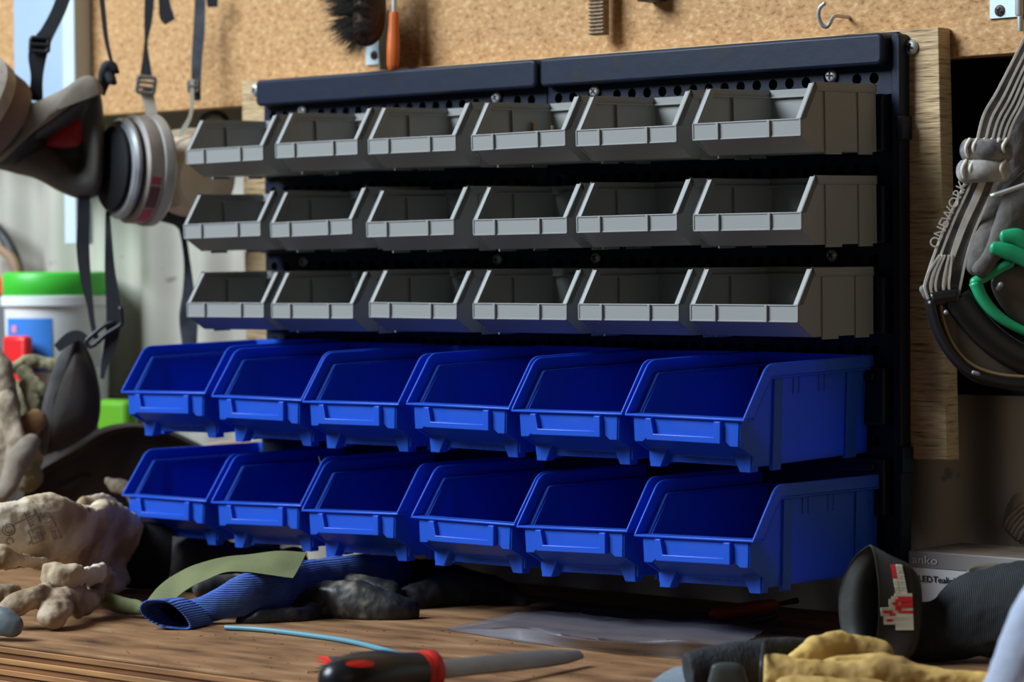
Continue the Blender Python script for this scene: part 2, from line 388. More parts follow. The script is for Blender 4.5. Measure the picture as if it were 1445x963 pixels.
def grey_proto():
    W, D, LZ, H = .0992, .0972, -.0265, -.0506
    t = empty('storage_bin')
    c0 = rimcurve(D, .0177, .0265, .0015, 0, LZ); c1 = rimcurve(D, .0177, .0265, .0015, .0052, LZ)
    c2 = rimcurve(D, .0177, .0265, .0015, .0064, LZ)
    bm = NB()
    for s in (0, 1):
        f = (lambda a_, b_: (a_, b_)) if not s else (lambda a_, b_: (W-b_, W-a_))
        strip(bm, c0, c1, *f(0, .0013)); strip(bm, c1, c2, *f(0, .0040)); strip(bm, c0[-2:], c1[-2:], *f(0, .0046))
    box(bm, 0, W, -.0015, 0, -.0065, 0); box(bm, .001, W-.001, -.0045, -.001, -.0064, -.0052)
    rim = obj('rim', bm, M_grey, t, bevel=.0003)
    bm = NB()
    prof = [(p[0], p[1]) for p in c2[:-1]]+[(-D+.0078, LZ), (-D+.001, LZ), (-D+.001, LZ-.0129), (-D+.0189, H), (0, H)]
    for s in (0, 1):
        f = (lambda a_, b_: (a_, b_)) if not s else (lambda a_, b_: (W-b_, W-a_))
        prism(bm, prof, 'x', *f(.0010, .0024))
        for y0, y1 in ((-.067, -.047), (-.0245, -.007)): box(bm, *f(-.0002, .0012), y0, y1, H-.0020, -.0066)
        box(bm, *f(.0024, .0050), -.0525, -.0508, H, -.0066)
    box(bm, .002, W-.002, -.0015, 0, H, -.005)
    box(bm, .002, W-.002, -D+.0189, 0, H, H+.0015)
    prism(bm, [(-D+.0015, LZ-.0124), (-D+.003, LZ-.0115), (-D+.0200, H+.0015), (-D+.0189, H)], 'x', .002, W-.002)
    body = obj('body', bm, M_grey, t, bevel=.0003)
    bm = NB(); box(bm, 0, W, -D, -D+.0015, LZ-.0129, LZ); box(bm, 0, W, -D-.0006, -D+.0004, LZ-.0129, LZ-.0118); box(bm, 0, W, -D-.0006, -D+.002, LZ-.001, LZ)
    box(bm, W-.0012, W, -D-.0006, -D+.001, LZ-.0129, LZ); box(bm, 0, .0012, -D-.0006, -D+.001, LZ-.0129, LZ)
    lip = obj('front_lip', bm, M_grey, t, bevel=.0002)
    ribs = []
    for x in (.0245, .0715):
        bm = NB(); box(bm, x-.0014, x+.0008, -D-.0022, -D+.001, LZ-.0129, LZ-.0004)
        ribs.append(obj('label_rib', bm, M_grey, t, bevel=.0002))
    kids(t, [rim, body, lip]+ribs); return t
ORD = ['leftmost', 'second from the left', 'third from the left', 'third from the right', 'second from the right', 'rightmost']
bproto = blue_proto(); gproto = grey_proto()
BL = [dict(z=-.1200, t=.0233, x=[-.0201, .0972, .2078, .3256, .4371, .5494], dz=[.0022, .0013, -.0007, .0006, -.0018, -.0016], r=[.0111, -.0099, .0038, -.0103, .0031, -.0113]),
      dict(z=-.2095, t=-.0013, x=[-.0204, .0953, .2056, .3301, .4415, .5574], dz=[.0013, .0006, -.0006, .0006, -.0009, -.001], r=[-.002, .0228, .0236, -.0041, .0224, .0168])]
GL = [dict(z=.0939, t=.0245, x=[.0032, .1176, .229, .345, .4549, .5691], dz=[-.0001, .0013, .0008, -.0004, -.0009, -.0007], r=[.0054, -.0001, -.0035, .0051, -.0025, -.0017]),
      dict(z=.0265, t=.0181, x=[-.001, .1105, .2262, .3462, .4549, .5693], dz=[.0016, .0011, -.0005, -.0007, -.0004, -.001], r=[.0108, .0156, .0069, .0003, .0027, -.0032]),
      dict(z=-.0412, t=.0096, x=[.0024, .1108, .2287, .3454, .4562, .5659], dz=[.0002, -.0003, .0008, .0002, -.0002, -.0003], r=[-.0012, -.0001, -.0096, -.0047, -.0028, -.0063])]
def place_bins(proto, rows, D, lipz, Yfront, word, rown):
    first = True
    for ri, R_ in enumerate(rows):
        for k in range(6):
            o = proto if first else copy_tree(proto); first = False
            M_ = Matrix.Rotation(R_['t'], 3, 'X') @ Matrix.Rotation(-R_['r'][k], 3, 'Y')
            lip = Vector((R_['x'][k], Yfront, R_['z']+R_['dz'][k]))
            o.location = lip - M_ @ Vector((0, -D, lipz)); o.rotation_euler = M_.to_euler()
            extra = ''
            tag(o, '%s%s open-fronted plastic bin, %s in the %s%s' % (word[0], word[1], ORD[k], rown[ri], extra), 'bin', '%s bins on the rack' % word[0])
place_bins(bproto, BL, .1635, -.038, -.1668, ('blue', ' deep'), ['upper blue row', 'lower blue row'])
place_bins(gproto, GL, .0972, -.0265, -.1086, ('grey', ' shallow'), ['top grey row', 'middle grey row', 'bottom grey row'])

# ------------------------------------------------------------------ organic helpers
from mathutils.bvhtree import BVHTree
def zmin(p):     # keep soft things on or above the bench
    return p
def T(bm, path, depth=.75, seg=18, n=5, round_=True):
    """tube from photo control points (u, v, distance, radius px); depth = thickness ratio away from the viewer"""
    pts = [at(q[0], q[1], d=q[2]) for q in path]
    rad = [(q[3]*q[2]/F, (q[4] if len(q) > 4 else q[3]*depth)*q[2]/F) for q in path]
    return tube(bm, pts, rad, seg=seg, n=n, upv=FW, roundcap=round_)
CLOUD = {}
def cloud(size, kind='CLOUDS'):
    if (size, kind) not in CLOUD:
        t = bpy.data.textures.new('folds_%s' % size, kind); t.noise_scale = size
        if kind == 'CLOUDS': t.noise_depth = 3
        CLOUD[size, kind] = t
    return CLOUD[size, kind]
def skin(name, bm, m, parent=None, voxel=.0018, smooth=4, disp=(), flat=True):
    """blend overlapping tubes into one continuous cloth / rubber surface, then wrinkle it; everything below the bench top is pressed flat"""
    bmesh.ops.recalc_face_normals(bm, faces=bm.faces)
    me = bpy.data.meshes.new(name); bm.to_mesh(me); bm.free()
    o = bpy.data.objects.new(name, me); C.objects.link(o)
    r = o.modifiers.new('r', 'REMESH'); r.mode = 'VOXEL'; r.voxel_size = voxel; r.use_smooth_shade = True
    s = o.modifiers.new('s', 'SMOOTH'); s.factor = .5; s.iterations = smooth
    for size, st in disp:
        d = o.modifiers.new('d', 'DISPLACE'); d.texture = cloud(size); d.strength = st; d.mid_level = .5
    dg = bpy.context.evaluated_depsgraph_get(); e = o.evaluated_get(dg); me2 = bpy.data.meshes.new_from_object(e)
    o.modifiers.clear(); o.data = me2; me2.name = name
    bpy.data.meshes.remove(me)
    if flat:
        for v in me2.vertices:
            if v.co.z < BZ+.0006: v.co.z = BZ+.0006
    me2.materials.clear(); me2.materials.append(m); me2.polygons.foreach_set('use_smooth', [True]*len(me2.polygons))
    if parent: o.parent = parent
    return o
def bvh_of(o):
    me = o.data
    return BVHTree.FromPolygons([v.co for v in me.vertices], [p.vertices for p in me.polygons])
def hit(b, u, v, off=.0):
    r = ray(u, v).normalized(); h = b.ray_cast(CAM, r)
    if h[0] is None: return None
    n = h[1] if h[1].dot(r) < 0 else -h[1]
    return h[0]+n*off
def cuff(bm, path, wall=3, depth=.75, seg=32, n=5, rim=True, inner=None, mouthdir=0):
    """hollow sleeve: outer and inner skins joined at the mouth (first point)"""
    a = T(bm, path, depth, seg, n, False) if False else None
    pts = [at(q[0], q[1], d=q[2]) for q in path]
    ro = [(q[3]*q[2]/F, (q[4] if len(q) > 4 else q[3]*depth)*q[2]/F) for q in path]
    ri = [((r[0]-wall*.0005), (r[1]-wall*.0005)) for r in ro]
    A = tube(bm, pts, ro, seg=seg, n=n, upv=FW, cap=False); B = tube(bm, pts, ri, seg=seg, n=n, upv=FW, cap=False)
    for k in range(seg): bm.faces.new((A[0][k], B[0][k], B[0][(k+1) % seg], A[0][(k+1) % seg]))
    bm.faces.new(A[-1]); bm.faces.new(B[-1][::-1])
    return A, B
def pad(bm, outline, d, thick, dome=0, uc=None, tilt=(0, 0), n=5, edge=.004):
    """pillow-like plate from a closed photo outline at distance d (front), thickness behind"""
    Q = crv([(p[0], p[1], 0) for p in outline], n, closed=True)
    cu = sum(q[0] for q in Q)/len(Q); cv = sum(q[1] for q in Q)/len(Q)
    k = F/d
    def ring(s, off):
        out = []
        for q in Q:
            u, v = cu+(q[0]-cu)*s, cv+(q[1]-cv)*s
            dd = d+(u-cu)*tilt[0]/k+(v-cv)*tilt[1]/k+off
            out.append(bm.verts.new(at(u, v, d=dd)))
        return out
    size = max(abs(q[0]-cu) for q in Q)/k
    e = min(edge/size, .3)
    prof = [(1, thick*.5), (1-e*.15, thick*.2), (1-e*.5, thick*.05), (1-e, 0), (.7, -dome*.5), (.4, -dome*.85), (.12, -dome)]
    bprof = [(1-e*.15, thick*.8), (1-e*.5, thick*.95), (1-e, thick), (.5, thick-dome*.5), (.12, thick-dome)]
    F_ = [ring(*p) for p in prof]; B_ = [F_[0]]+[ring(*p) for p in bprof]
    N = len(Q)
    for L_ in (F_, B_):
        for a, b in zip(L_, L_[1:]):
            for i in range(N): bm.faces.new((a[i], a[(i+1) % N], b[(i+1) % N], b[i]))
        bm.faces.new(L_[-1])
def loft(bm, rings, n=5, closecap=True):
    """rings: list of (outline px, distance) with equal point counts"""
    R = []
    for pts, d in rings:
        if not isinstance(d, (list, tuple)): d = [d]*len(pts)
        Q = crv([(p[0], p[1], dd) for p, dd in zip(pts, d)], n, closed=True)
        R.append([bm.verts.new(at(q[0], q[1], d=q[2])) for q in Q])
    N = len(R[0])
    for a, b in zip(R, R[1:]):
        for i in range(N): bm.faces.new((a[i], a[(i+1) % N], b[(i+1) % N], b[i]))
    if closecap: bm.faces.new(R[0]); bm.faces.new(R[-1])
def sheet(bm, top, bot, thick, rows=8, n=6, ripple=0, seed=0):
    """cloth sheet between two photo curves [(u,v,d)...] with real thickness and ripples"""
    A = crv([(*at(p[0], p[1], d=p[2]),) for p in top], n); B = crv([(*at(p[0], p[1], d=p[2]),) for p in bot], n)
    assert len(A) == len(B); N = len(A); G = []
    for side in (0, 1):
        g = []
        for i in range(N):
            row = []
            for j in range(rows+1):
                t = j/rows; p = A[i].lerp(B[i], t)
                rp = ripple*(noise.noise(Vector((p.x*45+seed, p.y*45, p.z*45)))) if ripple else 0
                q = p-FW*rp + Vector((0, 0, rp*.7))+FW*(thick*side)
                if q.z < BZ+.0004+side*.0: q.z = BZ+.0004
                row.append(bm.verts.new(q))
            g.append(row)
        G.append(g)
    for g in G:
        for i in range(N-1):
            for j in range(rows): bm.faces.new((g[i][j], g[i+1][j], g[i+1][j+1], g[i][j+1]))
    for i in range(N-1):
        for j in (0, rows): bm.faces.new((G[0][i][j], G[0][i+1][j], G[1][i+1][j], G[1][i][j]))
    for j in range(rows):
        for i in (0, N-1): bm.faces.new((G[0][i][j], G[0][i][j+1], G[1][i][j+1], G[1][i][j]))
def axis_mat(p, ax):
    q = Vector(ax).to_track_quat('Z', 'Y'); m_ = q.to_matrix().to_4x4(); m_.translation = p; return m_
def strap(name, pts, wid, m, parent=None, thick=.0016, nrm=None, n=8, bulge=0):
    """pts (u,v,d); wid px list"""
    P = [at(*p[:2], d=p[2]) for p in pts]; W = [w_*p[2]/F for w_, p in zip(wid, pts)]
    bm = NB(); N_ = nrm or [-FW]*len(P); ribbon(bm, P, W, thick, n, N_, bulge)
    return obj(name, bm, m, parent, smooth=True, angle=50)
def strap_r(bm, pts, wid, thick=.0016, n=8):
    P = [at(*p[:2], d=p[2]) for p in pts]; W = [w_*p[2]/F for w_, p in zip(wid, pts)]
    ribbon(bm, P, W, thick, n, [-FW]*len(P))
def buckle(name, u, v, d, wpx, hpx, rot, m, parent, bar=.0022, bars=3):
    """ladder-lock buckle: outer frame with cross bars, facing the viewer"""
    bm = NB(); w_, h = wpx*d/F/2, hpx*d/F/2
    P = rrect(-w_, w_, -h, h, min(w_, h)*.3); c = at(u, v, d=d)
    ca, sa = math.cos(rot), math.sin(rot)
    def X(x, z, y=0): return c+RT*(x*ca-z*sa)+UP*(x*sa+z*ca)-FW*y
    pts = [X(x, z) for x, z in P]; tube(bm, pts+[pts[0]], [bar]*(len(pts)+1), seg=8, n=1)
    for i in range(bars):
        z = -h+2*h*(i+1)/(bars+1); tube(bm, [X(-w_, z, .001), X(w_, z, .001)], [bar*.8]*2, seg=8, n=1)
    return obj(name, bm, m, parent, smooth=True, angle=60)

M_leather = mat('tan_leather', (.5, .4, .28), .8, ramp=[(.25, (.14, .085, .04)), (.40, (.36, .25, .14)), (.51, (.60, .48, .32)), (.66, (.74, .65, .49))], scale=17, detail=8,
                bump=.0011, bscale=85, spots=(.2, .14, .08), spot_scale=60, spot_cut=.68)
M_leather2 = mat('dirty_beige_leather', (.36, .28, .19), .85, ramp=[(.25, (.08, .06, .04)), (.45, (.22, .165, .11)), (.65, (.4, .32, .22))], scale=38, detail=6, bump=.001, bscale=80)
M_olivecloth = mat('olive_cloth', (.28, .25, .14), .9, col2=(.15, .13, .075), scale=40, bump=.0008, bscale=150)
M_blackrub = mat('black_rubber', (.014, .015, .017), .45, col2=(.035, .034, .033), scale=40, bump=.0004, bscale=150, rough2=.7)
M_bristle = mat('black_bristle', (.012, .009, .007), .6)
M_blackstrap = mat('black_webbing', (.012, .013, .016), .75, bump=.0003, bscale=600)
M_greystrap = mat('faded_grey_webbing', (.10, .11, .13), .85, col2=(.045, .047, .055), scale=60, bump=.0003, bscale=500)
M_beige = mat('dusty_beige_rubber', (.68, .57, .43), .7, col2=(.58, .47, .34), scale=25, bump=.0003, bscale=100)

# ------------------------------------------------------------------ things fixed to the wall above
# pale steel post
bm = NB(); P0 = at(22, 100, Y=.02); P1 = at(104, 100, Y=.02); P2 = at(121, 100, Y=.02)
zb_ = at(60, 235, Y=.02).z; zf = at(110, 345, Y=.02).z
post = empty('steel_post', (P0.x, .028, zf)); tag(post, 'pale blue-white steel post running up the wall behind the left respirator', 'post')
def fix(o, par):
    o.parent = par; o.matrix_parent_inverse = Matrix.Translation(-par.location); return o
M_post = mat('pale_painted_steel', (.36, .46, .56), .45, col2=(.31, .41, .52), scale=8)
box(bm, P0.x, P1.x, .018, .0275, zb_, .8); fix(obj('web', bm, M_post, None, bevel=.001), post)
bm = NB(); box(bm, P1.x, P2.x, .006, .0275, zf, .8); fix(obj('flange', bm, mat('white_painted_steel', (.56, .64, .70), .4), None, bevel=.001), post)

# ply corner screw
put_screw(*at(1286, 67, Y=.010), 'large pan-head screw at the top right corner of the plywood', s=1.15, rot=.3)
put_screw(*at(361, 127, Y=.010), 'pale screw in the plywood left of the header bar', s=1.1, rot=.9)

# hanging screwdriver with orange handle
def rod(bm, a, b, r, seg=16): tube(bm, [a, b], [r, r], seg=seg, n=1)
t = empty('screwdriver', at(556, 60, Y=.004)); tag(t, 'screwdriver with orange handle hanging upside-down over the left header bar', 'screwdriver')
dd = lambda u, v, Y: at(u, v, Y=Y)
M_orange = mat('orange_plastic', (.75, .17, .035), .4, col2=(.62, .13, .03), scale=20)
a, b = dd(556, 17, -.004), dd(554, 101, -.008)
bm = NB(); ax = b-a; Lh = ax.length; k = a.x
lathe(bm, [(.0030, 0), (.0046, .0004), (.0049, .004), (.0049, .012), (.0057, .022), (.0061, .032), (.0058, Lh-.006), (.0042, Lh-.0015), (.0015, Lh)], 24, axis_mat(a, ax))
for v in bm.verts:   # shallow flutes
    r_ = v.co-a; h = r_.dot(ax)/Lh; c_ = a+ax.normalized()*h; q = v.co-c_; an = math.atan2(q.dot(RT), q.dot(FW)); v.co = c_+q*(1-.05*(1+math.cos(an*8)))
fix(obj('handle', bm, M_orange, smooth=True, angle=50), t)
bm = NB(); rod(bm, dd(557.5, -60, -.002), a+ax.normalized()*.001, .0023); fix(obj('shaft', bm, M_zinc, smooth=True, angle=50), t)

# hand brush
t = empty('hand_brush', at(520, 30, Y=.0)); tag(t, 'hand brush with dark wooden back and shaggy black bristles at the top edge', 'brush')
bm = NB(); pad(bm, [(508, -60), (540, -60), (545, -10), (543, 35), (533, 58), (516, 66), (500, 58), (497, 20), (500, -30)], at(520, 20, Y=-.02).__sub__(CAM).dot(FW), .022, .002, edge=.006)
fix(obj('wooden_back', bm, mat('dark_brown_wood', (.075, .03, .012), .45, col2=(.03, .014, .008), scale=30, stretch=(1, 1, .3)), smooth=True, angle=180), t)
bm = NB(); rnd = random.Random(3)
for i in range(1500):
    s = rnd.random(); u0, v0 = 506+rnd.uniform(-8, 14), -25+s*86; Yb = rnd.uniform(-.03, .0)
    cl = int(s*11); L_ = rnd.uniform(26, 46)+[8, 2, 14, 0, 10, 3, 12, 0, 8, 2, 4][cl % 11]; an = math.radians(rnd.gauss(0, 9)+[4, 26, 8, 30, 12, -6, 22, 34, 14, 40, 30][cl % 11]+(16 if s > .75 else 0))
    u1, v1 = u0-L_*math.cos(an), v0+L_*math.sin(an)*.9
    if s > .6: u1 += (s-.6)*50
    cl = 0
    p0, p2 = at(u0, v0, Y=Yb), at(u1, v1+cl, Y=Yb+rnd.uniform(-.008, .008)); pm = p0.lerp(p2, .55)+Vector((0, 0, rnd.uniform(-.001, .002)))
    w_ = Vector((0, 0, .00022)); w2 = FW*.0002
    A = [bm.verts.new(p0+w_), bm.verts.new(p0-w_), bm.verts.new(p0-w2*2)]; B = [bm.verts.new(pm+w_), bm.verts.new(pm-w_), bm.verts.new(pm-w2*2)]; q = bm.verts.new(p2)
    for i2 in range(3):
        j = (i2+1) % 3; bm.faces.new((A[i2], A[j], B[j], B[i2])); bm.faces.new((B[i2], B[j], q))
o = fix(obj('bristles', bm, M_bristle), t); o['kind'] = 'stuff'

# small zinc bracket behind the screwdriver
t = empty('corner_bracket', at(530, 80, Y=.027)); tag(t, 'small zinc corner bracket beside the orange screwdriver handle', 'bracket')
bm = NB(); p = at(516, 64, Y=.026); q = at(545, 90, Y=.026); box(bm, p.x, q.x+.002, .0255, .0282, q.z, p.z+.02); fix(obj('plate', bm, mat('pale_zinc', (.55, .66, .68), .45, metal=.3), bevel=.0004), t)
bm = NB(); box(bm, q.x, q.x+.0018, .016, .0282, at(545, 98, Y=.02).z, p.z+.03); fix(obj('upright_plate', bm, MATS['pale_zinc'], bevel=.0004), t)
M_rustscrew = mat('rusty_screw', (.12, .075, .06), .6, metal=.4)
def dark_screw(u, v, Y, label, r=.0042):
    t = empty('bracket_screw', at(u, v, Y=Y)); tag(t, label, 'screw'); bm = NB()
    lathe(bm, [(.0003, .0022), (r*.6, .002), (r, .0006), (r, 0), (r*.4, -.0004), (r*.4, -.006)], 20, Matrix.Rotation(math.pi/2, 4, 'X')); obj('screw_head', bm, M_rustscrew, t, smooth=True, angle=50)
    bm = NB(); box(bm, -r*.6, r*.6, -.0026, -.0014, -r*.14, r*.14); box(bm, -r*.14, r*.14, -.0026, -.0014, -r*.6, r*.6); o = obj('cross_slot', bm, M_dark, t); o.rotation_euler = (0, .5, 0)
dark_screw(528, 78, .0255, 'dark screw in the small corner bracket under the brush')
# hinge at the top right
t = empty('hinge', at(1415, 10, Y=.027)); tag(t, 'zinc hinge with knuckle on the chipboard at the top right corner', 'hinge')
p = at(1396, 27, Y=.026); q = at(1438, 24, Y=.026)
bm = NB(); box(bm, p.x, q.x, .0262, .0282, p.z, p.z+.06); fix(obj('leaf', bm, MATS['pale_zinc'], bevel=.0004), t)
bm = NB(); lathe(bm, [(.0028, 0), (.0032, .001), (.0032, .06), (.0028, .061)], 20, Matrix.Translation((q.x+.0015, .024, at(1440, 22, Y=.024).z)));
lathe(bm, [(.0019, 0), (.0022, .001), (.0022, .012)], 16, Matrix.Translation((q.x+.0022, .024, at(1442, 44, Y=.024).z))); fix(obj('knuckle', bm, M_zinc, smooth=True, angle=50), t)
dark_screw(1411, 15, .0262, 'dark screw in the hinge leaf at the top right', .0043)
# cup hook
bm = NB(); Yh = .0
hp = [(1200, 24.5, .030), (1190, 23.5, .020), (1181, 22.5, .008), (1176, 24, .001), (1172, 31, -.003), (1167, 37.5, -.005), (1161, 36, -.007), (1157, 29, -.009), (1155, 20, -.011), (1157, 11, -.012), (1163, 5, -.012)]
tube(bm, [at(u, v, Y=Y) for u, v, Y in hp], [.0016]*len(hp), seg=12, n=5, roundcap=True)
tag(obj('cup_hook', bm, M_zinc, smooth=True, angle=80), 'bare metal cup hook screwed into the chipboard above the right header bar', 'hook')
# rasp end hanging
t = empty('rusty_rasp', at(841, 20, Y=.012)); tag(t, 'rusty square rasp with dark crosswise teeth hanging at the top edge', 'rasp')
Mr = mat('rusty_steel', (.20, .13, .075), .7, col2=(.36, .26, .17), scale=300, bump=.0004, bscale=500); p = at(831, 50, Y=.01); q = at(851, 48, Y=.01)
bm = NB(); box(bm, p.x+.001, q.x-.0006, .011, .019, p.z, p.z+.05); fix(obj('blade', bm, Mr, bevel=.0004), t)
for i in range(14):
    bm = NB(); z = p.z+.0006+i*.00305; prism(bm, [(.0105, z), (.0088, z+.0009), (.0115, z+.0024), (.0115, z)], 'x', p.x, q.x); fix(obj('tooth_row', bm, Mr, bevel=.0002), t)
bm = NB(); p = at(906, 3, Y=.015); box(bm, p.x, p.x+.016, .008, .028, p.z, p.z+.03)
tag(obj('wall_clip', bm, M_blackrub, bevel=.001), 'black clip foot just visible at the top edge left of the cup hook', 'clip')

# ------------------------------------------------------------------ respirators hanging at the left
RD = 2.52
t = empty('respirator', at(95, 200, d=RD)); tag(t, 'dark grey rubber half-mask respirator with red valve inside, hanging in front of the steel post', 'respirator')
M_maskrub = mat('grey_mask_rubber', (.06, .062, .064), .6, col2=(.10, .09, .075), scale=18, bump=.0003, bscale=120)
M_masktop = mat('dusty_lit_mask_rubber', (.26, .22, .165), .8, col2=(.16, .135, .10), scale=22, bump=.0004, bscale=120)  # dust plus the light on the upper side, both put into the colour
bm = NB()
outer = [(-25, 232), (12, 190), (36, 150), (62, 139), (92, 124), (113, 110), (130, 108), (143, 122), (150, 175), (150, 230), (147, 268), (136, 284), (110, 285), (80, 274), (48, 256), (10, 246)]
crest = [(-8, 228), (22, 214), (48, 196), (72, 178), (98, 156), (118, 138), (134, 128), (142, 142), (144, 180), (144, 222), (140, 256), (130, 272), (110, 274), (84, 262), (54, 247), (18, 238)]
inner = [(40, 206), (50, 199), (62, 190), (76, 182), (92, 174), (106, 164), (117, 158), (121, 168), (120, 188), (121, 208), (121, 224), (118, 238), (108, 244), (94, 238), (78, 224), (58, 210)]
deep = [(52, 206), (60, 200), (68, 194), (78, 188), (90, 182), (102, 175), (112, 172), (116, 178), (116, 192), (117, 206), (117, 218), (114, 230), (106, 234), (94, 228), (80, 217), (64, 208)]
back = [(20, 225), (30, 200), (48, 175), (66, 158), (90, 142), (108, 130), (122, 128), (134, 140), (140, 178), (140, 222), (138, 250), (128, 266), (108, 268), (84, 258), (60, 246), (34, 238)]
loft(bm, [(back, RD+.055), (outer, RD+.022), (crest, [RD-.002, RD-.012, RD-.016, RD-.016, RD-.014, RD-.010, RD-.002, RD-.006, RD-.010, RD-.012, RD-.010, RD-.006, RD-.006, RD-.008, RD-.010, RD-.006]),
          (inner, RD+.002), (deep, RD+.03)])
fix(obj('face_seal', bm, M_maskrub, smooth=True, angle=180, sub=1), t)
bm = NB()   # nose bridge, paler for dust and for the light it catches
pad(bm, [(12, 194), (36, 152), (60, 140), (90, 125), (112, 110), (128, 107), (141, 116), (146, 132), (134, 129), (118, 136), (96, 152), (72, 170), (48, 186), (24, 208), (2, 228), (-14, 232)], RD-.020, .030, .004, edge=.005)
fix(obj('nose_bridge', bm, M_masktop, smooth=True, angle=180), t)
bm = NB(); pad(bm, [(62, 205), (80, 186), (100, 172), (116, 165), (118, 185), (112, 205), (90, 210)], RD+.018, .004, .002)
fix(obj('valve', bm, mat('dark_red_rubber', (.38, .012, .014), .5), smooth=True, angle=180), t)
# right cartridge
CA = (RT*.86-UP*.02+FW*.52).normalized(); CP = at(168, 238, d=RD+.012)
def ringpart(name, prof, m, par, P=CP, A=CA, seg=48):
    bm = NB(); lathe(bm, prof, seg, axis_mat(P, A)); return fix(obj(name, bm, m, smooth=True, angle=35), par)
M_silver = mat('worn_silver_plastic', (.42, .43, .43), .35, metal=.3, col2=(.25, .26, .27), scale=30)
M_band = mat('dusty_grey_label', (.38, .34, .30), .6, col2=(.24, .21, .20), scale=30)
ringpart('valve_housing', [(.030, -.010), (.0385, -.008), (.0395, .002)], mat('matt_black_plastic', (.006, .006, .007), .7, spec=.3), t)
ringpart('ring', [(.038, -.004), (.0440, -.003), (.0465, .000), (.0465, .003), (.043, .005)], M_silver, t)
ringpart('ring', [(.043, .004), (.0455, .005), (.0455, .007), (.043, .008)], M_blackrub, t)
ringpart('cartridge', [(.043, .007), (.0480, .008), (.0500, .010), (.0500, .022), (.0490, .024)], M_band, t)
ringpart('end_cap', [(.049, .0235), (.0515, .0245), (.0520, .027), (.0518, .033), (.049, .036), (.02, .037)], mat('smoky_grey_plastic', (.26, .25, .235), .3, col2=(.4, .38, .34), scale=20), t)
bm = NB()   # pink marks on the label
Mx = axis_mat(CP, CA)
def bandpatch(a0, a1, s0, s1, m):
    bm = NB(); K = 8; G = []
    for s in (s0, s1):
        for r in (.0498, .0504): G.append([bm.verts.new(Mx @ Vector((r*math.cos(a0+(a1-a0)*i/K), r*math.sin(a0+(a1-a0)*i/K), s))) for i in range(K+1)])
    for a, b in ((0, 1), (1, 3), (3, 2), (2, 0)):
        for i in range(K): bm.faces.new((G[a][i], G[a][i+1], G[b][i+1], G[b][i]))
    for i in (0, K): bm.faces.new((G[0][i], G[1][i], G[3][i], G[2][i]))
    return fix(obj('label_mark', bm, m), t)
M_pink = mat('pink_label_print', (.42, .06, .10), .6); M_maroon = mat('maroon_label_print', (.13, .05, .06), .6)
# find the angle that faces down-left in the picture
aa = math.atan2((Mx.inverted().to_3x3() @ (-FW-UP*.05)).y, (Mx.inverted().to_3x3() @ (-FW-UP*.05)).x)
sgn = 1 if (Mx.to_3x3() @ Vector((math.cos(aa+.3), math.sin(aa+.3), 0))).dot(UP) < (Mx.to_3x3() @ Vector((math.cos(aa), math.sin(aa), 0))).dot(UP) else -1
bandpatch(aa+sgn*.12, aa+sgn*.26, .011, .021, M_pink); bandpatch(aa+sgn*.30, aa+sgn*.75, .011, .021, M_maroon); bandpatch(aa+sgn*.80, aa+sgn*1.2, .011, .021, M_pink)
# left cartridge
LP = at(8, 185, d=RD+.01); LA = (-RT*.62+UP*.50-FW*.60).normalized()
ringpart('cartridge_mount', [(.020, -.03), (.034, -.010), (.038, .006), (.036, .012)], M_blackrub, t, LP, LA)
ringpart('cartridge', [(.036, .011), (.046, .012), (.047, .016), (.047, .030), (.045, .033)], mat('brown_label_band', (.16, .10, .075), .6), t, LP, LA)
ringpart('end_cap', [(.045, .032), (.049, .034), (.050, .046), (.046, .052), (.040, .052), (.039, .047), (.01, .047)], mat('dusty_cream_plastic', (.42, .38, .31), .7, col2=(.30, .26, .21), scale=60), t, LP, LA)
# its straps
M_bk = mat('black_buckle_plastic', (.012, .012, .014), .4)
fix(strap('head_strap', [(98, -30, RD), (84, 12, RD), (68, 44, RD), (60, 58, RD), (53, 78, RD+.002), (52, 110, RD+.006), (50, 142, RD+.012)], [20, 19, 20, 24, 26, 17, 21], M_blackstrap, thick=.002), t)
fix(buckle('buckle', 56, 63, RD-.003, 25, 19, -.05, M_bk, None, .0020, 1), t)
fix(strap('head_strap', [(141, -30, RD), (146, 20, RD), (150, 55, RD), (157, 86, RD), (161, 98, RD), (150, 118, RD+.004), (143, 132, RD+.012)], [7, 7, 6, 5, 8, 9, 11], M_blackstrap, thick=.002), t)
bm = NB(); T(bm, [(143, 118, RD, 5), (146, 102, RD-.002, 7), (152, 92, RD-.003, 7), (162, 98, RD-.003, 5)]); T(bm, [(150, 100, RD-.002, 6), (158, 113, RD-.003, 7), (162, 117, RD-.003, 4)]); T(bm, [(153, 92, RD, 6), (160, 92, RD, 5), (166, 102, RD, 3)])
fix(obj('strap_knot', bm, M_blackstrap, smooth=True, angle=180), t)
fix(strap('neck_strap', [(119, 270, RD+.01), (118, 310, RD), (117, 350, RD), (121, 395, RD), (127, 430, RD), (131, 458, RD), (136, 478, RD)], [16, 17, 18, 15, 9, 7, 7], M_blackstrap, thick=.002), t)
fix(strap('neck_strap', [(152, 300, RD+.02), (153, 330, RD), (155, 380, RD), (159, 420, RD), (160, 458, RD), (155, 490, RD), (148, 512, RD), (144, 535, RD)], [6, 9, 14, 19, 20, 17, 10, 5], M_blackstrap, thick=.002), t)
bm = NB(); rp = [(170, 432), (172, 455), (166, 462), (150, 472), (134, 486), (126, 489), (122, 482), (132, 472), (150, 458), (162, 455)]
pp_ = [at(u, v, d=RD-.004) for u, v in rp]; tube(bm, pp_, [.0022]*len(pp_), seg=10, n=4); fix(obj('neck_buckle', bm, M_bk, smooth=True, angle=180), t)
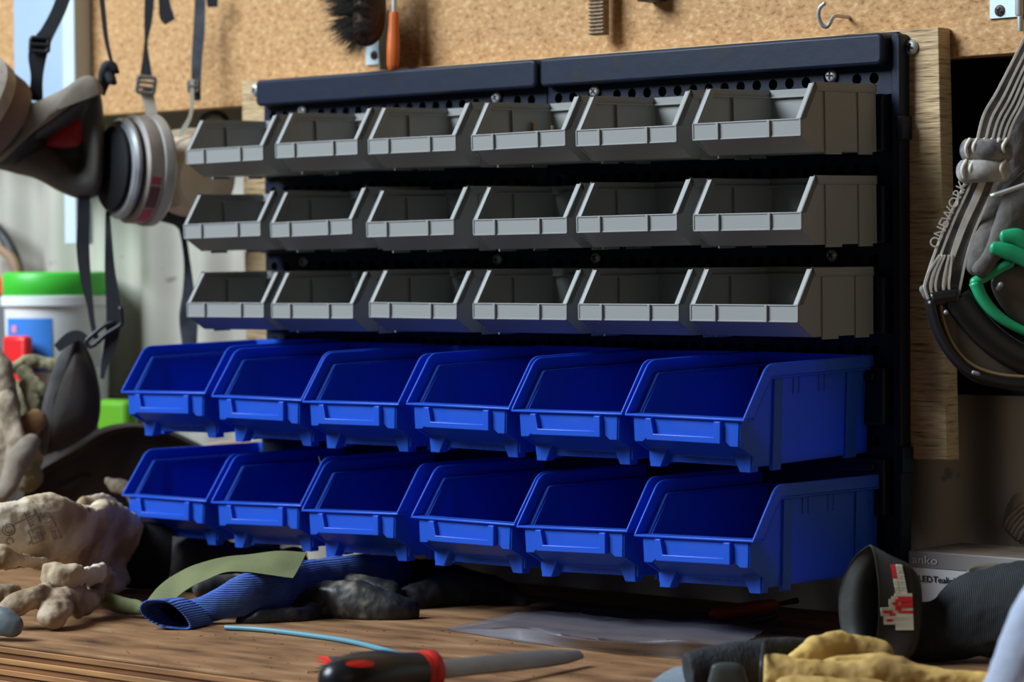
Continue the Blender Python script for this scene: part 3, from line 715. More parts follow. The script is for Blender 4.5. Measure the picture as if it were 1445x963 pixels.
fix(strap('strap_tail', [(124, 484, RD-.002), (112, 474, RD-.002), (98, 478, RD-.002), (80, 492, RD-.002)], [10, 14, 17, 12], M_blackstrap, thick=.002), t)

# second respirator, beige
D2 = 2.60
t = empty('respirator', at(270, 240, d=D2)); tag(t, 'dusty beige respirator with cream cartridge hanging behind the top grey bins', 'respirator')
A2 = (RT*.72-UP*.10-FW*.70).normalized(); P2_ = at(262, 248, d=D2)
ringpart('cartridge', [(.030, -.030), (.034, -.028), (.036, -.012), (.0395, -.010), (.0395, -.004), (.0375, -.002), (.0385, 0), (.0385, .012), (.0365, .014), (.0355, .030), (.033, .033), (.005, .034)], M_beige, t, P2_, A2)
bm = NB(); T(bm, [(205, 225, D2+.02, 22), (228, 215, D2, 26), (255, 205, D2, 24), (280, 200, D2+.01, 20)], .6); T(bm, [(232, 215, D2-.01, 12), (238, 245, D2-.01, 14), (240, 285, D2, 22), (250, 310, D2+.02, 14)], .6)
o = skin('mask_body', bm, M_beige, voxel=.002, disp=((.02, .003),), flat=False); fix(o, t)
bm = NB(); T(bm, [(232, 222, D2-.022, 3), (244, 208, D2-.024, 3), (240, 222, D2-.024, 3), (229, 238, D2-.022, 3), (232, 222, D2-.022, 3)]); fix(obj('strap_hook', bm, mat('brown_stained_rubber', (.30, .16, .09), .7), smooth=True, angle=180), t)
fix(buckle('buckle', 246, 285, D2-.03, 26, 12, .35, M_beige, None, .0022, 1), t)
bm = NB(); T(bm, [(225, 300, D2, 12), (250, 305, D2, 14), (262, 320, D2+.01, 10)]); fix(obj('lower_mount', bm, M_blackrub, smooth=True, angle=180), t)
M_bst = mat('beige_webbing', (.50, .46, .37), .9, bump=.0003, bscale=500)
fix(strap('head_strap', [(212, -20, D2-.01), (209, 30, D2-.01), (206, 60, D2-.01), (206, 90, D2-.01), (206, 112, D2-.01)], [15, 11, 5, 12, 19], M_blackstrap), t)
fix(buckle('buckle', 206, 120, D2-.014, 24, 22, -.12, mat('grey_brown_plastic', (.14, .12, .10), .6), None, .002, 2), t)
fix(strap('lower_strap', [(206, 125, D2-.01), (212, 150, D2-.01), (216, 170, D2-.01), (221, 196, D2-.01)], [20, 16, 15, 17], M_bst), t)
fix(strap('strap_tail', [(230, -20, D2-.016), (232, 5, D2-.016), (235, 22, D2-.016), (240, 31, D2-.016)], [14, 16, 20, 16], M_blackstrap), t)
fix(strap('head_strap', [(283, -20, D2-.01), (281, 40, D2-.01), (278, 80, D2-.01), (277, 118, D2-.01), (279, 142, D2-.01)], [14, 16, 15, 13, 9], M_greystrap), t)
fix(strap('lower_strap', [(271, 112, D2-.014), (271, 145, D2-.014), (268, 165, D2-.014), (258, 185, D2-.014), (250, 205, D2-.02)], [6, 5, 5, 7, 5], M_bst), t)
fix(buckle('buckle', 273, 122, D2-.013, 13, 14, 0, MATS['grey_brown_plastic'], None, .0018, 1), t)
fix(strap('strap_tail', [(296, -20, D2-.016), (299, -4, D2-.016), (300, 10, D2-.016)], [12, 16, 14], M_blackstrap), t)
t2 = strap('hanging_strap', [(248, 296, D2), (258, 330, D2+.01), (264, 370, D2+.02), (266, 410, D2+.02), (266, 450, D2+.02), (268, 500, D2+.02)], [8, 8, 9, 16, 26, 18], M_greystrap, thick=.002)
tag(t2, 'long dark webbing strap hanging straight down behind the leftmost bins', 'strap')
# dark cable loop on the iron behind
bm = NB(); tube(bm, [at(u, v, Y=.06) for u, v in ((280, 190), (286, 168), (300, 160), (314, 163), (325, 176))], [.0028]*5, seg=10, n=5)
tag(obj('hose_loop', bm, M_blackrub, smooth=True, angle=180), 'dark hose loop in the shaded gap under the chipboard, left of the plywood', 'hose')

# ------------------------------------------------------------------ behind the bench pile at the left
TB = at(80, 400, Y=.022); TR = .0535
bt = at(80, 600, Y=.022).z
t = empty('plastic_tub', (TB.x, TB.y, bt)); tag(t, 'white plastic tub with green screw lid and blue label behind the hanging straps', 'tub')
zt = at(80, 384, Y=-.03).z; zl = at(80, 416, Y=-.03).z
bm = NB(); lathe(bm, [(TR-.006, 0), (TR-.004, .003), (TR-.0015, zl-bt-.004)], 64); obj('body', bm, mat('white_plastic', (.74, .76, .74), .4), t, smooth=True, angle=40)
bm = NB(); lathe(bm, [(TR-.001, zl-bt-.012), (TR+.0022, zl-bt-.011), (TR+.0022, zl-bt-.002), (TR-.001, zl-bt-.001)], 64)
obj('rim', bm, MATS['white_plastic'], t, smooth=True, angle=40)
bm = NB(); lathe(bm, [(TR-.001, zl-bt-.002), (TR+.0005, zl-bt), (TR+.0005, zt-bt-.003), (TR-.002, zt-bt), (TR-.006, zt-bt+.0002)], 96)
obj('lid', bm, mat('bright_green_plastic', (.05, .48, .035), .4), t, smooth=True, angle=50)
bm = NB()
def cylpatch(bm, r, a0, a1, z0, z1, th=.0004, K=16):
    G = []
    for z in (z0, z1):
        for rr in (r, r+th): G.append([bm.verts.new((rr*math.cos(a0+(a1-a0)*i/K), rr*math.sin(a0+(a1-a0)*i/K), z)) for i in range(K+1)])
    for a, b in ((0, 1), (1, 3), (3, 2), (2, 0)):
        for i in range(K): bm.faces.new((G[a][i], G[a][i+1], G[b][i+1], G[b][i]))
    for i in (0, K): bm.faces.new((G[0][i], G[1][i], G[3][i], G[2][i]))
va = math.atan2(CAM.y-TB.y, CAM.x-TB.x)      # towards the viewer
zA, zB = at(80, 450, Y=-.03).z-bt, at(80, 512, Y=-.03).z-bt
cylpatch(bm, TR-.0018, va-1.20, va-.10, zB-.01, zA); o = obj('blue_label', bm, mat('blue_label', (.035, .20, .62), .5), t, smooth=True, angle=40)
bm = NB(); cylpatch(bm, TR-.0012, va-1.0, va-.86, zA-.014, zA-.007); obj('pink_mark', bm, mat('pink_mark', (.75, .25, .35), .5), t)
for i in range(8):
    bm = NB(); z = at(80, 482+i*5.2, Y=-.03).z-bt; cylpatch(bm, TR-.0020, va+.12, va+.98, z-.0007, z+.0004, .0003); obj('text_line', bm, mat('grey_print', (.30, .31, .33), .6), t)
# supporting offcut
bm = NB(); box(bm, TB.x-.07, TB.x+.06, -.028, .07, BZ+.0002, bt-.0002)
tag(obj('timber_block', bm, mat('dark_timber', (.03, .02, .014), .8), bevel=.002), 'timber block under the white tub, behind the gloves', 'block')
def rbox(name, uv0, uv1, Y, dep, m, label, cat, bev=.004, zto=None):
    p, q = at(*uv0, Y=Y), at(*uv1, Y=Y); bm = NB(); box(bm, p.x, q.x, Y, Y+dep, q.z if zto is None else zto, p.z)
    o = obj(name, bm, m, bevel=bev); tag(o, label, cat); return o
M_red = mat('red_plastic', (.72, .02, .02), .4)
rbox('red_case', (2, 474), (35, 560), -.045, .012, M_red, 'small red plastic case in front of the white tub', 'case', zto=bt)
t = empty('canister', at(-10, 440, Y=.055)); tag(t, 'dark grey canister with a red lid at the left border behind the tub', 'canister')
p, q = at(-30, 430, Y=.055), at(8, 470, Y=.055); bm = NB(); box(bm, p.x, q.x, .055, .072, BZ+.001, at(0, 418, Y=.055).z); fix(obj('body', bm, mat('dark_grey_plastic', (.12, .12, .12), .6), bevel=.003), t)
bm = NB(); box(bm, p.x, q.x+.001, .054, .073, at(0, 418, Y=.055).z, at(0, 390, Y=.055).z); fix(obj('lid', bm, M_red, bevel=.003), t)
rbox('green_case', (135, 564), (176, 620), .005, .02, mat('lime_green_plastic', (.11, .33, .012), .6, spec=.3), 'lime green plastic case behind the upright dark pad', 'case', .006, zto=BZ+.0005)
bm = NB(); pts = [at(u, v, Y=.05) for u, v in ((-40, 300), (-10, 318), (12, 345), (24, 375), (28, 410), (26, 470))]; tube(bm, pts, [.006]*6, seg=12, n=6)
tag(obj('rubber_hose', bm, M_blackrub, smooth=True, angle=180), 'black rubber hose curving down the wall at the left border', 'hose')
bm = NB(); pts = [at(u, v, Y=.045) for u, v in ((-40, 345), (-10, 348), (10, 358), (24, 378), (30, 420))]; tube(bm, pts, [.005]*5, seg=12, n=6)
tag(obj('brown_hose', bm, mat('brown_rubber', (.28, .17, .09), .7), smooth=True, angle=180), 'brown hose beside the black hose at the left border', 'hose')
# knee pads
M_pad = mat('worn_black_foam', (.016, .014, .013), .8, col2=(.04, .027, .02), scale=22, bump=.0004, bscale=120)
M_padedge = mat('grey_pad_edge', (.075, .07, .066), .8, col2=(.035, .033, .031), scale=40)
t = empty('knee_pad', at(95, 640, d=2.55)); tag(t, 'dark leaf-shaped rubber pad standing upright behind the tan glove', 'pad')
bm = NB(); pad(bm, [(106, 476), (118, 484), (133, 515), (142, 560), (138, 600), (120, 618), (90, 633), (64, 642), (54, 628), (56, 590), (68, 540), (88, 496)], 2.55, .012, .010, edge=.006)
fix(obj('shell', bm, M_pad, smooth=True, angle=180), t)
bm = NB(); pad(bm, [(107, 474), (104, 500), (90, 530), (76, 575), (70, 615), (66, 642), (58, 640), (54, 620), (60, 570), (76, 518), (92, 488)], 2.545, .016, .002, edge=.004)
fix(obj('edge_rim', bm, M_padedge, smooth=True, angle=180), t)
t = empty('knee_pad', at(150, 740, d=2.62)); tag(t, 'large black slotted rubber pad lying behind the tan glove, below the upright pad', 'pad')
o1 = [(25, 720), (27, 690), (42, 664), (78, 642), (108, 626), (138, 606), (178, 597), (222, 601), (262, 617), (300, 640), (318, 680), (300, 730), (200, 760), (80, 760)]
i1 = [(46, 722), (46, 698), (56, 678), (84, 658), (114, 642), (144, 622), (180, 609), (218, 612), (252, 626), (284, 646), (300, 680), (285, 722), (200, 745), (90, 745)]
bm = NB(); loft(bm, [(o1, 2.65), (o1, 2.618), ([(a*.55+c*.45, b*.55+d_*.45) for (a, b), (c, d_) in zip(o1, i1)], 2.610), (i1, 2.616), (i1, 2.628)], n=4)
fix(obj('shell', bm, M_pad, smooth=True, angle=60), t)
bm = NB()
for pl_, hh in (([(84, 688), (118, 671), (126, 673), (93, 694)], 0),): 
    prs = [at(u, v, d=2.6265) for u, v in pl_]; prs2 = [p_-FW*.003 for p_ in prs]
    A = [bm.verts.new(p_) for p_ in prs]; B = [bm.verts.new(p_) for p_ in prs2]; bm.faces.new(A); bm.faces.new(B)
    for i in range(4): bm.faces.new((A[i], A[(i+1) % 4], B[(i+1) % 4], B[i]))
fix(obj('strap_slot', bm, M_dark), t)

def glove(name, paths, m, label, cat='glove', disp=((.03, .008), (.010, .003)), voxel=.0018, depth=.75, loc=None, flat=True, smooth=5):
    bm = NB()
    for p in paths: T(bm, [q for q in p if q], depth, round_=p[-1] is not None)
    o = skin('palm' if loc is None else loc, bm, m, voxel=voxel, smooth=smooth, disp=disp, flat=flat)
    cu = Vector((0, 0, 0))
    for v in o.data.vertices: cu += v.co
    cu /= len(o.data.vertices); zm = min(v.co.z for v in o.data.vertices)
    t = empty(name, (cu.x, cu.y, zm)); fix(o, t); tag(t, label, cat); return t, o
# grubby gloves at the far left
glove('work_glove', [[(-12, 500, 2.56, 16), (4, 540, 2.55, 20), (6, 600, 2.54, 22), (2, 670, 2.53, 20), (-6, 700, 2.53, 18)], [(8, 560, 2.53, 14), (22, 620, 2.52, 16), (20, 670, 2.52, 12)]],
      M_leather2, 'grubby tan glove draped at the left border above the stamped glove', flat=False)
t, o = glove('work_glove', [[(20, 518, 2.60, 9), (48, 510, 2.60, 11), (80, 518, 2.60, 10), (92, 530, 2.61, 8)], [(32, 525, 2.58, 12), (52, 545, 2.57, 13), (68, 558, 2.57, 12), (86, 545, 2.58, 12)],
                     [(20, 555, 2.60, 18), (40, 575, 2.58, 22), (38, 620, 2.58, 22), (40, 680, 2.60, 20)], [(34, 540, 2.57, 10), (46, 565, 2.56, 12), (52, 590, 2.56, 12)]],
      M_olivecloth, 'crumpled olive cloth glove with orange-brown band between tub and upright pad', flat=False, disp=((.02, .008), (.008, .003)))
bm = NB(); T(bm, [(26, 604, 2.545, 14), (42, 600, 2.54, 19), (56, 588, 2.545, 15)], .5); fix(skin('suede_band', bm, mat('orange_brown_suede', (.30, .15, .06), .9, col2=(.2, .1, .04), scale=80), voxel=.002, disp=((.01, .003),), flat=False), t)
glove('work_glove', [[(4, 700, 2.48, 10), (14, 680, 2.49, 14), (26, 650, 2.5, 17), (38, 632, 2.51, 16), (46, 622, 2.52, 12)]], mat('greyish_tan_leather', (.25, .20, .15), .85, col2=(.15, .115, .085), scale=40, bump=.0006, bscale=90),
      'curled greyish-tan glove finger hanging between the left gloves and the slotted pad', flat=False, disp=((.02, .003),))
glove('glove_finger', [[(152, 678, 2.53, 7), (162, 684, 2.53, 12), (178, 690, 2.53, 12), (198, 708, 2.53, 13), (218, 745, 2.53, 15), (232, 800, 2.53, 15)]], M_leather2, 'tan glove fingertip poking out left of the lower blue row', flat=False)
glove('glove_finger', [[(284, 634, 2.6, 5), (310, 629, 2.6, 7), (345, 628, 2.6, 7), (375, 634, 2.6, 5)]], mat('pale_flesh_leather', (.62, .42, .28), .8), 'pale pinkish-tan glove tip between the two left blue bins', flat=False, disp=((.02, .002),))

# stamped tan leather glove
t, o = glove('leather_glove', [[(183, 786, 2.405, 48), (168, 780, 2.40, 56), (142, 770, 2.38, 66), (110, 765, 2.33, 62), (70, 752, 2.27, 54), (30, 752, 2.24, 50), (-25, 760, 2.22, 48), None],
                     [(160, 742, 2.44, 24), (150, 726, 2.43, 28), (138, 722, 2.39, 28), (118, 726, 2.37, 26)], [(168, 808, 2.385, 23), (150, 820, 2.36, 22), (138, 808, 2.34, 18)],
                     [(66, 812, 2.17, 19), (88, 812, 2.17, 19), (112, 816, 2.18, 16), (140, 812, 2.24, 16)], [(-15, 790, 2.18, 18), (10, 788, 2.18, 17), (38, 792, 2.2, 12), (64, 796, 2.24, 9)]],
            M_leather, 'large stamped tan leather glove with black knit cuff at the lower left', disp=((.035, .010), (.012, .0045)), voxel=.0016, loc='leather_shell', smooth=4, depth=.48)
gb = bvh_of(o)
bm = NB(); cuff(bm, [(240, 788, 2.410, 42), (224, 787, 2.408, 47), (206, 786, 2.406, 49), (180, 784, 2.404, 46), (160, 780, 2.402, 42)], wall=4, depth=.45, seg=40)
for v in bm.verts:
    if v.co.z < BZ+.001: v.co.z = BZ+.001
fix(obj('knit_cuff', bm, mat('black_knit', (.008, .008, .010), .9, bump=.0012, bscale=260, bstretch=(3, 3, .15)), smooth=True, angle=60), t)
# printed stamp on the leather: thin marks laid on the surface
M_stamp = mat('faded_black_stamp', (.16, .14, .12), .9, col2=(.36, .30, .23), scale=200)
bm = NB()
def stroke(pts, w_=1.6):
    for (u0, v0), (u1, v1) in zip(pts, pts[1:]):
        L_ = math.hypot(u1-u0, v1-v0); k = max(1, int(L_/4)); nx, ny = -(v1-v0)/L_*w_/2, (u1-u0)/L_*w_/2
        for i in range(k):
            qs = [(u0+(u1-u0)*(i+a)/k+s*nx, v0+(v1-v0)*(i+a)/k+s*ny) for a, s in ((0, -1), (1, -1), (1, 1), (0, 1))]
            A = [hit(gb, *q, .0004) for q in qs]
            if all(A) and max((a-A[0]).length for a in A) < .008:
                bm.faces.new([bm.verts.new(a) for a in A])
def arc(cu, cv, r, a0, a1, n=8): return [(cu+r*math.cos(math.radians(a0+(a1-a0)*i/n)), cv+r*.9*math.sin(math.radians(a0+(a1-a0)*i/n))) for i in range(n+1)]
stroke([(34, 724), (50, 760)]); stroke([(48, 718), (64, 756)]); stroke([(66, 716), (88, 760)]); stroke([(20, 740), (84, 712)], 1.2)
stroke([(40, 750), (56, 744), (62, 762), (46, 768), (40, 750)], 1.6); stroke(arc(49, 757, 4, 40, 320, 6), 1.8); stroke([(57, 751), (52, 753), (55, 761), (60, 759)], 1.6); stroke([(54, 757), (58, 755)], 1.4)
stroke([(70, 746), (80, 743), (86, 758), (76, 761), (70, 746)], 1.2); stroke([(73, 751), (79, 749)], 1.6); stroke([(76, 750), (79, 758)], 1.6)
stroke(arc(63, 730, 8, 0, 360, 12), 1.8); stroke([(57, 730), (69, 729)], 1.4); stroke([(63, 724), (64, 737)], 1.4); stroke(arc(12, 748, 9, 0, 360, 12), 2); stroke(arc(12, 748, 5, 0, 300, 8), 2); stroke(arc(14, 764, 5, 90, 400, 8), 1.8)
for i in range(5): stroke([(36+i*1.2, 728+i*4), (44+i*1.2, 724+i*4)], 1.6)
fix(obj('printed_stamp', bm, M_stamp), t)
# fingers of the lower glove
glove('leather_glove', [[(72, 874, 2.125, 20), (80, 858, 2.14, 23), (96, 842, 2.17, 20), (108, 826, 2.20, 16)], [(108, 864, 2.17, 12), (122, 852, 2.19, 15), (136, 836, 2.22, 13), (130, 818, 2.26, 14)],
                        [(6, 862, 2.13, 13), (30, 850, 2.13, 19), (58, 838, 2.14, 13), (80, 826, 2.2, 13)], [(-15, 842, 2.14, 16), (10, 836, 2.14, 12), (26, 834, 2.15, 7)]],
      mat('brown_tan_leather', (.42, .31, .2), .8, ramp=[(.28, (.09, .055, .03)), (.46, (.24, .165, .095)), (.66, (.44, .34, .23))], scale=45, detail=7, bump=.001, bscale=100),
      'curled tan leather glove fingers resting on the bench below the stamped glove', disp=((.02, .004), (.008, .0025)), loc='fingers', voxel=.0015)
glove('coated_glove', [[(-20, 874, 2.075, 22), (4, 878, 2.068, 21), (20, 885, 2.066, 17)]], mat('blue_grey_rubber', (.10, .12, .13), .42, col2=(.17, .19, .2), scale=40, bump=.0003, bscale=120),
      'blue-grey rubber-coated glove fingertip on the bench at the left border', disp=((.02, .002),), loc='fingertip', voxel=.0015)

# ------------------------------------------------------------------ centre of the bench
M_olive = mat('olive_green_fabric', (.15, .16, .065), .85, col2=(.115, .125, .05), scale=20, bump=.0003, bscale=300)
bm = NB()
sheet(bm, [(206, 849, 2.20), (222, 830, 2.20), (245, 812, 2.20), (275, 797, 2.20), (310, 789, 2.205), (345, 783, 2.205), (390, 779, 2.20), (434, 781, 2.20)],
          [(216, 853, 2.19), (240, 848, 2.188), (262, 834, 2.183), (290, 820, 2.178), (315, 809, 2.172), (345, 807, 2.168), (380, 811, 2.160), (414, 816, 2.155)], .004, ripple=.002)
t_ol = obj('olive_flap', bm, M_olive, smooth=True, angle=60, bevel=.0012)
tag(t_ol, 'olive green cloth flap draped over the blue knit glove cuff', 'cloth')
glove('glove_finger', [[(150, 848, 2.215, 12), (176, 856, 2.205, 12), (194, 858, 2.20, 11), (200, 860, 2.195, 9)]], M_olive, 'olive green glove finger lying behind the tan gloves, left of the blue cuff', disp=((.02, .002),))
glove('coated_glove', [[(282, 832, 2.235, 15), (300, 828, 2.24, 17), (330, 828, 2.25, 18), (370, 830, 2.27, 17)]], mat('scuffed_black_and_tan', (.03, .028, .026), .6, ramp=[(.42, (.028, .026, .026)), (.55, (.06, .05, .04)), (.62, (.42, .33, .25))], scale=40, detail=6, bump=.0006, bscale=120),
      'scuffed black-and-tan glove fingertip under the olive flap', disp=((.02, .002),), loc='fingertip')
bm = NB(); sheet(bm, [(330, 770, 2.45), (350, 767, 2.45), (370, 766, 2.45), (395, 768, 2.45)], [(330, 786, 2.42), (350, 784, 2.42), (370, 783, 2.42), (395, 784, 2.42)], .006)
tag(obj('yellow_cloth', bm, mat('mustard_fabric', (.55, .36, .05), .8), smooth=True, angle=60), 'sliver of mustard yellow cloth visible under the lower blue bins', 'cloth')

# blue knit glove with black coated palm
M_bknit = mat('blue_knit', (.055, .12, .40), .9, col2=(.03, .075, .30), scale=60, bump=.0009, bscale=420)
nt = M_bknit.node_tree; tc = nn(nt, 'ShaderNodeTexCoord'); wv = nn(nt, 'ShaderNodeTexWave', bands_direction='Z'); wv.inputs['Scale'].default_value = 190; wv.inputs['Distortion'].default_value = 1.5
nt.links.new(tc.outputs['Object'], wv.inputs['Vector']); bp = nn(nt, 'ShaderNodeBump'); bp.inputs['Distance'].default_value = .0008; nt.links.new(wv.outputs['Fac'], bp.inputs['Height']); nt.links.new(bp.outputs[0], nt.nodes['Principled BSDF'].inputs['Normal'])
bm = NB()
cpath = [(222, 866, 2.125, 21), (262, 866, 2.13, 27), (300, 858, 2.14, 23), (345, 840, 2.16, 31), (390, 830, 2.19, 36), (440, 824, 2.22, 38), (500, 812, 2.27, 34), (560, 806, 2.32, 22)]
pts = [at(q[0], q[1], d=q[2]) for q in cpath]
# mouth: slanted oval, built as an outer and an inner sleeve
mouth = [(196, 856), (204, 848), (222, 846), (240, 850), (258, 864), (271, 882), (268, 891), (250, 890), (228, 886), (208, 876), (198, 866)]
def ringpx(P, d, n=3): return [at(q[0], q[1], d=d+q[2]) for q in crv([(p[0], p[1], 0) for p in P], n, closed=True)]
def conn(bm, R):
    V = [[bm.verts.new(p) for p in r] for r in R]; N = len(V[0])
    for a, b in zip(V, V[1:]):
        for i in range(N): bm.faces.new((a[i], a[(i+1) % N], b[(i+1) % N], b[i]))
    return V
cm = (232, 868)
def sc(P, s, du=0, dv=0): return [(cm[0]+(p[0]-cm[0])*s+du, cm[1]+(p[1]-cm[1])*s+dv) for p in P]
def clampz(R):
    for r in R:
        for p in r:
            if p.z < BZ+.0008: p.z = BZ+.0008
    return R
R = clampz([ringpx(sc(mouth, .80, 40, -4), 2.19), ringpx(sc(mouth, .70, 14, 0), 2.155), ringpx(sc(mouth, .82), 2.128), ringpx(sc(mouth, .92), 2.122), ringpx(mouth, 2.124), ringpx(sc(mouth, 1.03, 6, 0), 2.135), ringpx(sc(mouth, .98, 30, -3), 2.15)])
V = conn(bm, R); bm.faces.new(V[0])
o_c = obj('cuff', bm, M_bknit, smooth=True, angle=180, sub=1)
t, o = glove('knit_glove', [[(256, 869, 2.17, 18), (285, 862, 2.16, 21), (320, 850, 2.16, 25), (350, 840, 2.17, 31), (400, 832, 2.2, 36), (450, 822, 2.24, 34), (520, 812, 2.28, 30), (570, 808, 2.33, 20)]], M_bknit,
             'blue knitted glove with open cuff lying on the bench under the olive flap', disp=((.03, .004),), loc='sleeve', depth=.6)
fix(o_c, t)
M_coat = mat('scuffed_black_coating', (.012, .012, .013), .33, ramp=[(.45, (.010, .010, .012)), (.62, (.03, .027, .022)), (.72, (.16, .13, .09))], scale=32, detail=8, bump=.0006, bscale=160, rough2=.6)
glove('coated_glove', [[(338, 880, 2.165, 11), (365, 876, 2.165, 15), (400, 874, 2.17, 16), (430, 872, 2.18, 16), (460, 866, 2.2, 18)], [(420, 862, 2.20, 22), (460, 850, 2.20, 30), (500, 852, 2.19, 33), (545, 860, 2.185, 29), (575, 866, 2.185, 22)],
                       [(440, 838, 2.25, 22), (500, 836, 2.25, 26), (550, 845, 2.24, 24)]],
      M_coat, 'scuffed black rubber-coated glove lying right of the blue knit cuff', disp=((.03, .006), (.01, .002)), loc='coated_palm')
M_blackcloth = mat('black_cloth', (.012, .012, .013), .85, col2=(.022, .02, .02), scale=30, bump=.0005, bscale=200)  # black cloth of the crumpled gloves
glove('dark_glove', [[(250, 790, 2.47, 30), (268, 792, 2.46, 34), (300, 788, 2.45, 34), (350, 795, 2.42, 24), (420, 800, 2.40, 26)], [(272, 826, 2.38, 18), (300, 834, 2.37, 14)]], M_blackcloth, 'black crumpled glove in shadow right of the black knit cuff', disp=((.03, .01),))
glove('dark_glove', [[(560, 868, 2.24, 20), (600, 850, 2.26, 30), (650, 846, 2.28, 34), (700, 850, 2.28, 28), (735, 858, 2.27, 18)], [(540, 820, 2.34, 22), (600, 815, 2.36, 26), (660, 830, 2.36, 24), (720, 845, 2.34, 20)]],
      M_blackcloth, 'black crumpled glove heap in deep shadow under the middle blue bins', disp=((.03, .012), (.01, .003)))

# file with black and red handle
t = empty('hand_file', at(640, 955, Z=BZ)); tag(t, 'steel hand file with black and red handle at the bottom edge', 'file')
def bz(u, v, h=0): return at(u, v, Z=BZ+h)
ha, hb_ = at(462, 962, Z=BZ+.018), at(613, 947, Z=BZ+.016)
tip = at(818, 925, Z=BZ+.008)
ax = (hb_-ha).normalized()
bm = NB(); L_ = (hb_-ha).length
prf = [(.004, -.004), (.010, 0), (.0145, .010), (.0165, .025), (.0165, .045), (.0135, .062), (.0125, L_-.006), (.0125, L_-.005)]
lathe(bm, prf, 32, axis_mat(ha, ax))
o = fix(obj('handle', bm, mat('glossy_black_plastic', (.012, .012, .013), .28), smooth=True, angle=60), t); hb = BVHTree.FromPolygons([v.co for v in o.data.vertices], [p.vertices for p in o.data.polygons])
M_redp = mat('red_soft_plastic', (.55, .015, .008), .4)
bm = NB(); lathe(bm, [(.0128, L_-.010), (.0138, L_-.009), (.0138, L_-.002), (.011, L_), (.005, L_+.0005)], 32, axis_mat(ha, ax)); fix(obj('collar', bm, M_redp, smooth=True, angle=60), t)
def decal(bm, b, cu, cv, ru, rv, off, K=5, N=24):
    rings = []
    for j in range(K+1):
        s = j/K; row = []
        for i in range(N):
            a = 2*math.pi*i/N; h = hit(b, cu+ru*s*math.cos(a), cv+rv*s*math.sin(a), off)
            row.append(h)
        rings.append(row)
    V = [[bm.verts.new(h) if h else None for h in r] for r in rings]
    for a, b_ in zip(V, V[1:]):
        for i in range(N):
            q = (a[i], a[(i+1) % N], b_[(i+1) % N], b_[i])
            if all(q): bm.faces.new(q)
bm = NB(); decal(bm, hb, 508, 938, 20, 5.0, .0006); fix(obj('red_inlay', bm, M_redp, smooth=True, angle=180), t)
bm = NB(); lathe(bm, [(.0130, L_-.013), (.0135, L_-.012), (.0135, L_-.010), (.0130, L_-.009)], 32, axis_mat(ha, ax)); fix(obj('red_band', bm, M_redp, smooth=True, angle=60), t)
bm = NB(); bx_ = (tip-hb_).normalized(); sx = bx_.cross(Vector((.8, -.5, 1))).normalized(); nz_ = sx.cross(bx_).normalized(); Lb = (tip-hb_).length
G = []
for i in range(9):
    s = i/8; w_ = .0080 if s < .7 else .0080-.0030*((s-.7)/.3)**1.4; h = .0028; c_ = hb_+bx_*(Lb*s)
    if i == 8: w_ *= .75
    G.append([bm.verts.new(c_+sx*(w_*a)+nz_*(h*b)) for a, b in ((-1, 0), (-.92, .55), (-.5, .9), (.5, .9), (.92, .55), (1, 0), (.6, -.8), (0, -1.2), (-.6, -.8))])
for a, b in zip(G, G[1:]):
    for i in range(9): bm.faces.new((a[i], a[(i+1) % 9], b[(i+1) % 9], b[i]))
bm.faces.new(G[0]); bm.faces.new(G[-1])
fix(obj('blade', bm, mat('file_steel', (.30, .29, .26), .5, metal=.55, col2=(.26, .25, .22), scale=60, bump=.0003, bscale=1500), smooth=True, angle=50), t)
# blue-grey cable
bm = NB(); cp_ = [(318, 886), (370, 889), (430, 896), (490, 905), (540, 917), (580, 929), (611, 939)]
tube(bm, [at(u, v, Z=BZ+.0022+(.004 if i > 4 else 0)) for i, (u, v) in enumerate(cp_)], [.0020]*7, seg=12, n=6)
tag(obj('cable', bm, mat('teal_plastic', (.10, .25, .31), .45), smooth=True, angle=80), 'thin teal cable curving over the bench to the file handle', 'cable')
# paper tags / scraps
def flat_quad(name, pts, m, label, h0=.001, th=.0005, cat='label', grp=None):
    bm = NB(); A = [bm.verts.new(at(u, v, Z=BZ+h)) for u, v, h in pts]; B = [bm.verts.new(a.co-Vector((0, 0, th))) for a in A]; n_ = len(A)
    bm.faces.new(A); bm.faces.new(B[::-1])
    for i in range(n_): bm.faces.new((A[i], A[(i+1) % n_], B[(i+1) % n_], B[i]))
    o = obj(name, bm, m); return tag(o, label, cat, grp)
flat_quad('paper_tag', [(448, 927, .005), (462, 926, .006), (484, 936, .003), (470, 938, .002)], M_redp, 'red and white printed tag, rearmost by the file handle')
flat_quad('paper_tag', [(463, 927, .006), (476, 927, .007), (492, 936, .005), (480, 938, .003)], mat('black_card', (.02, .02, .025), .5), 'black printed tag beside the file handle')
flat_quad('paper_tag', [(444, 933, .003), (455, 933, .003), (480, 940, .001), (478, 942, .001)], mat('red_card', (.6, .03, .03), .5), 'narrow red tag in front of the other red one')
flat_quad('paper_tag', [(445, 943, .002), (455, 940, .003), (474, 941, .002), (468, 945, .001)], mat('green_card', (.08, .2, .1), .5), 'dark green printed tag beside the file handle')
bm = NB(); tube(bm, [at(432, 949, Z=BZ+.001), at(462, 946, Z=BZ+.001)], [.0006]*2, seg=6, n=1); tag(obj('straw_bit', bm, mat('straw', (.5, .35, .12), .7)), 'thin straw-coloured sliver in front of the paper tags', 'straw')
bm = NB(); rnd = random.Random(11)
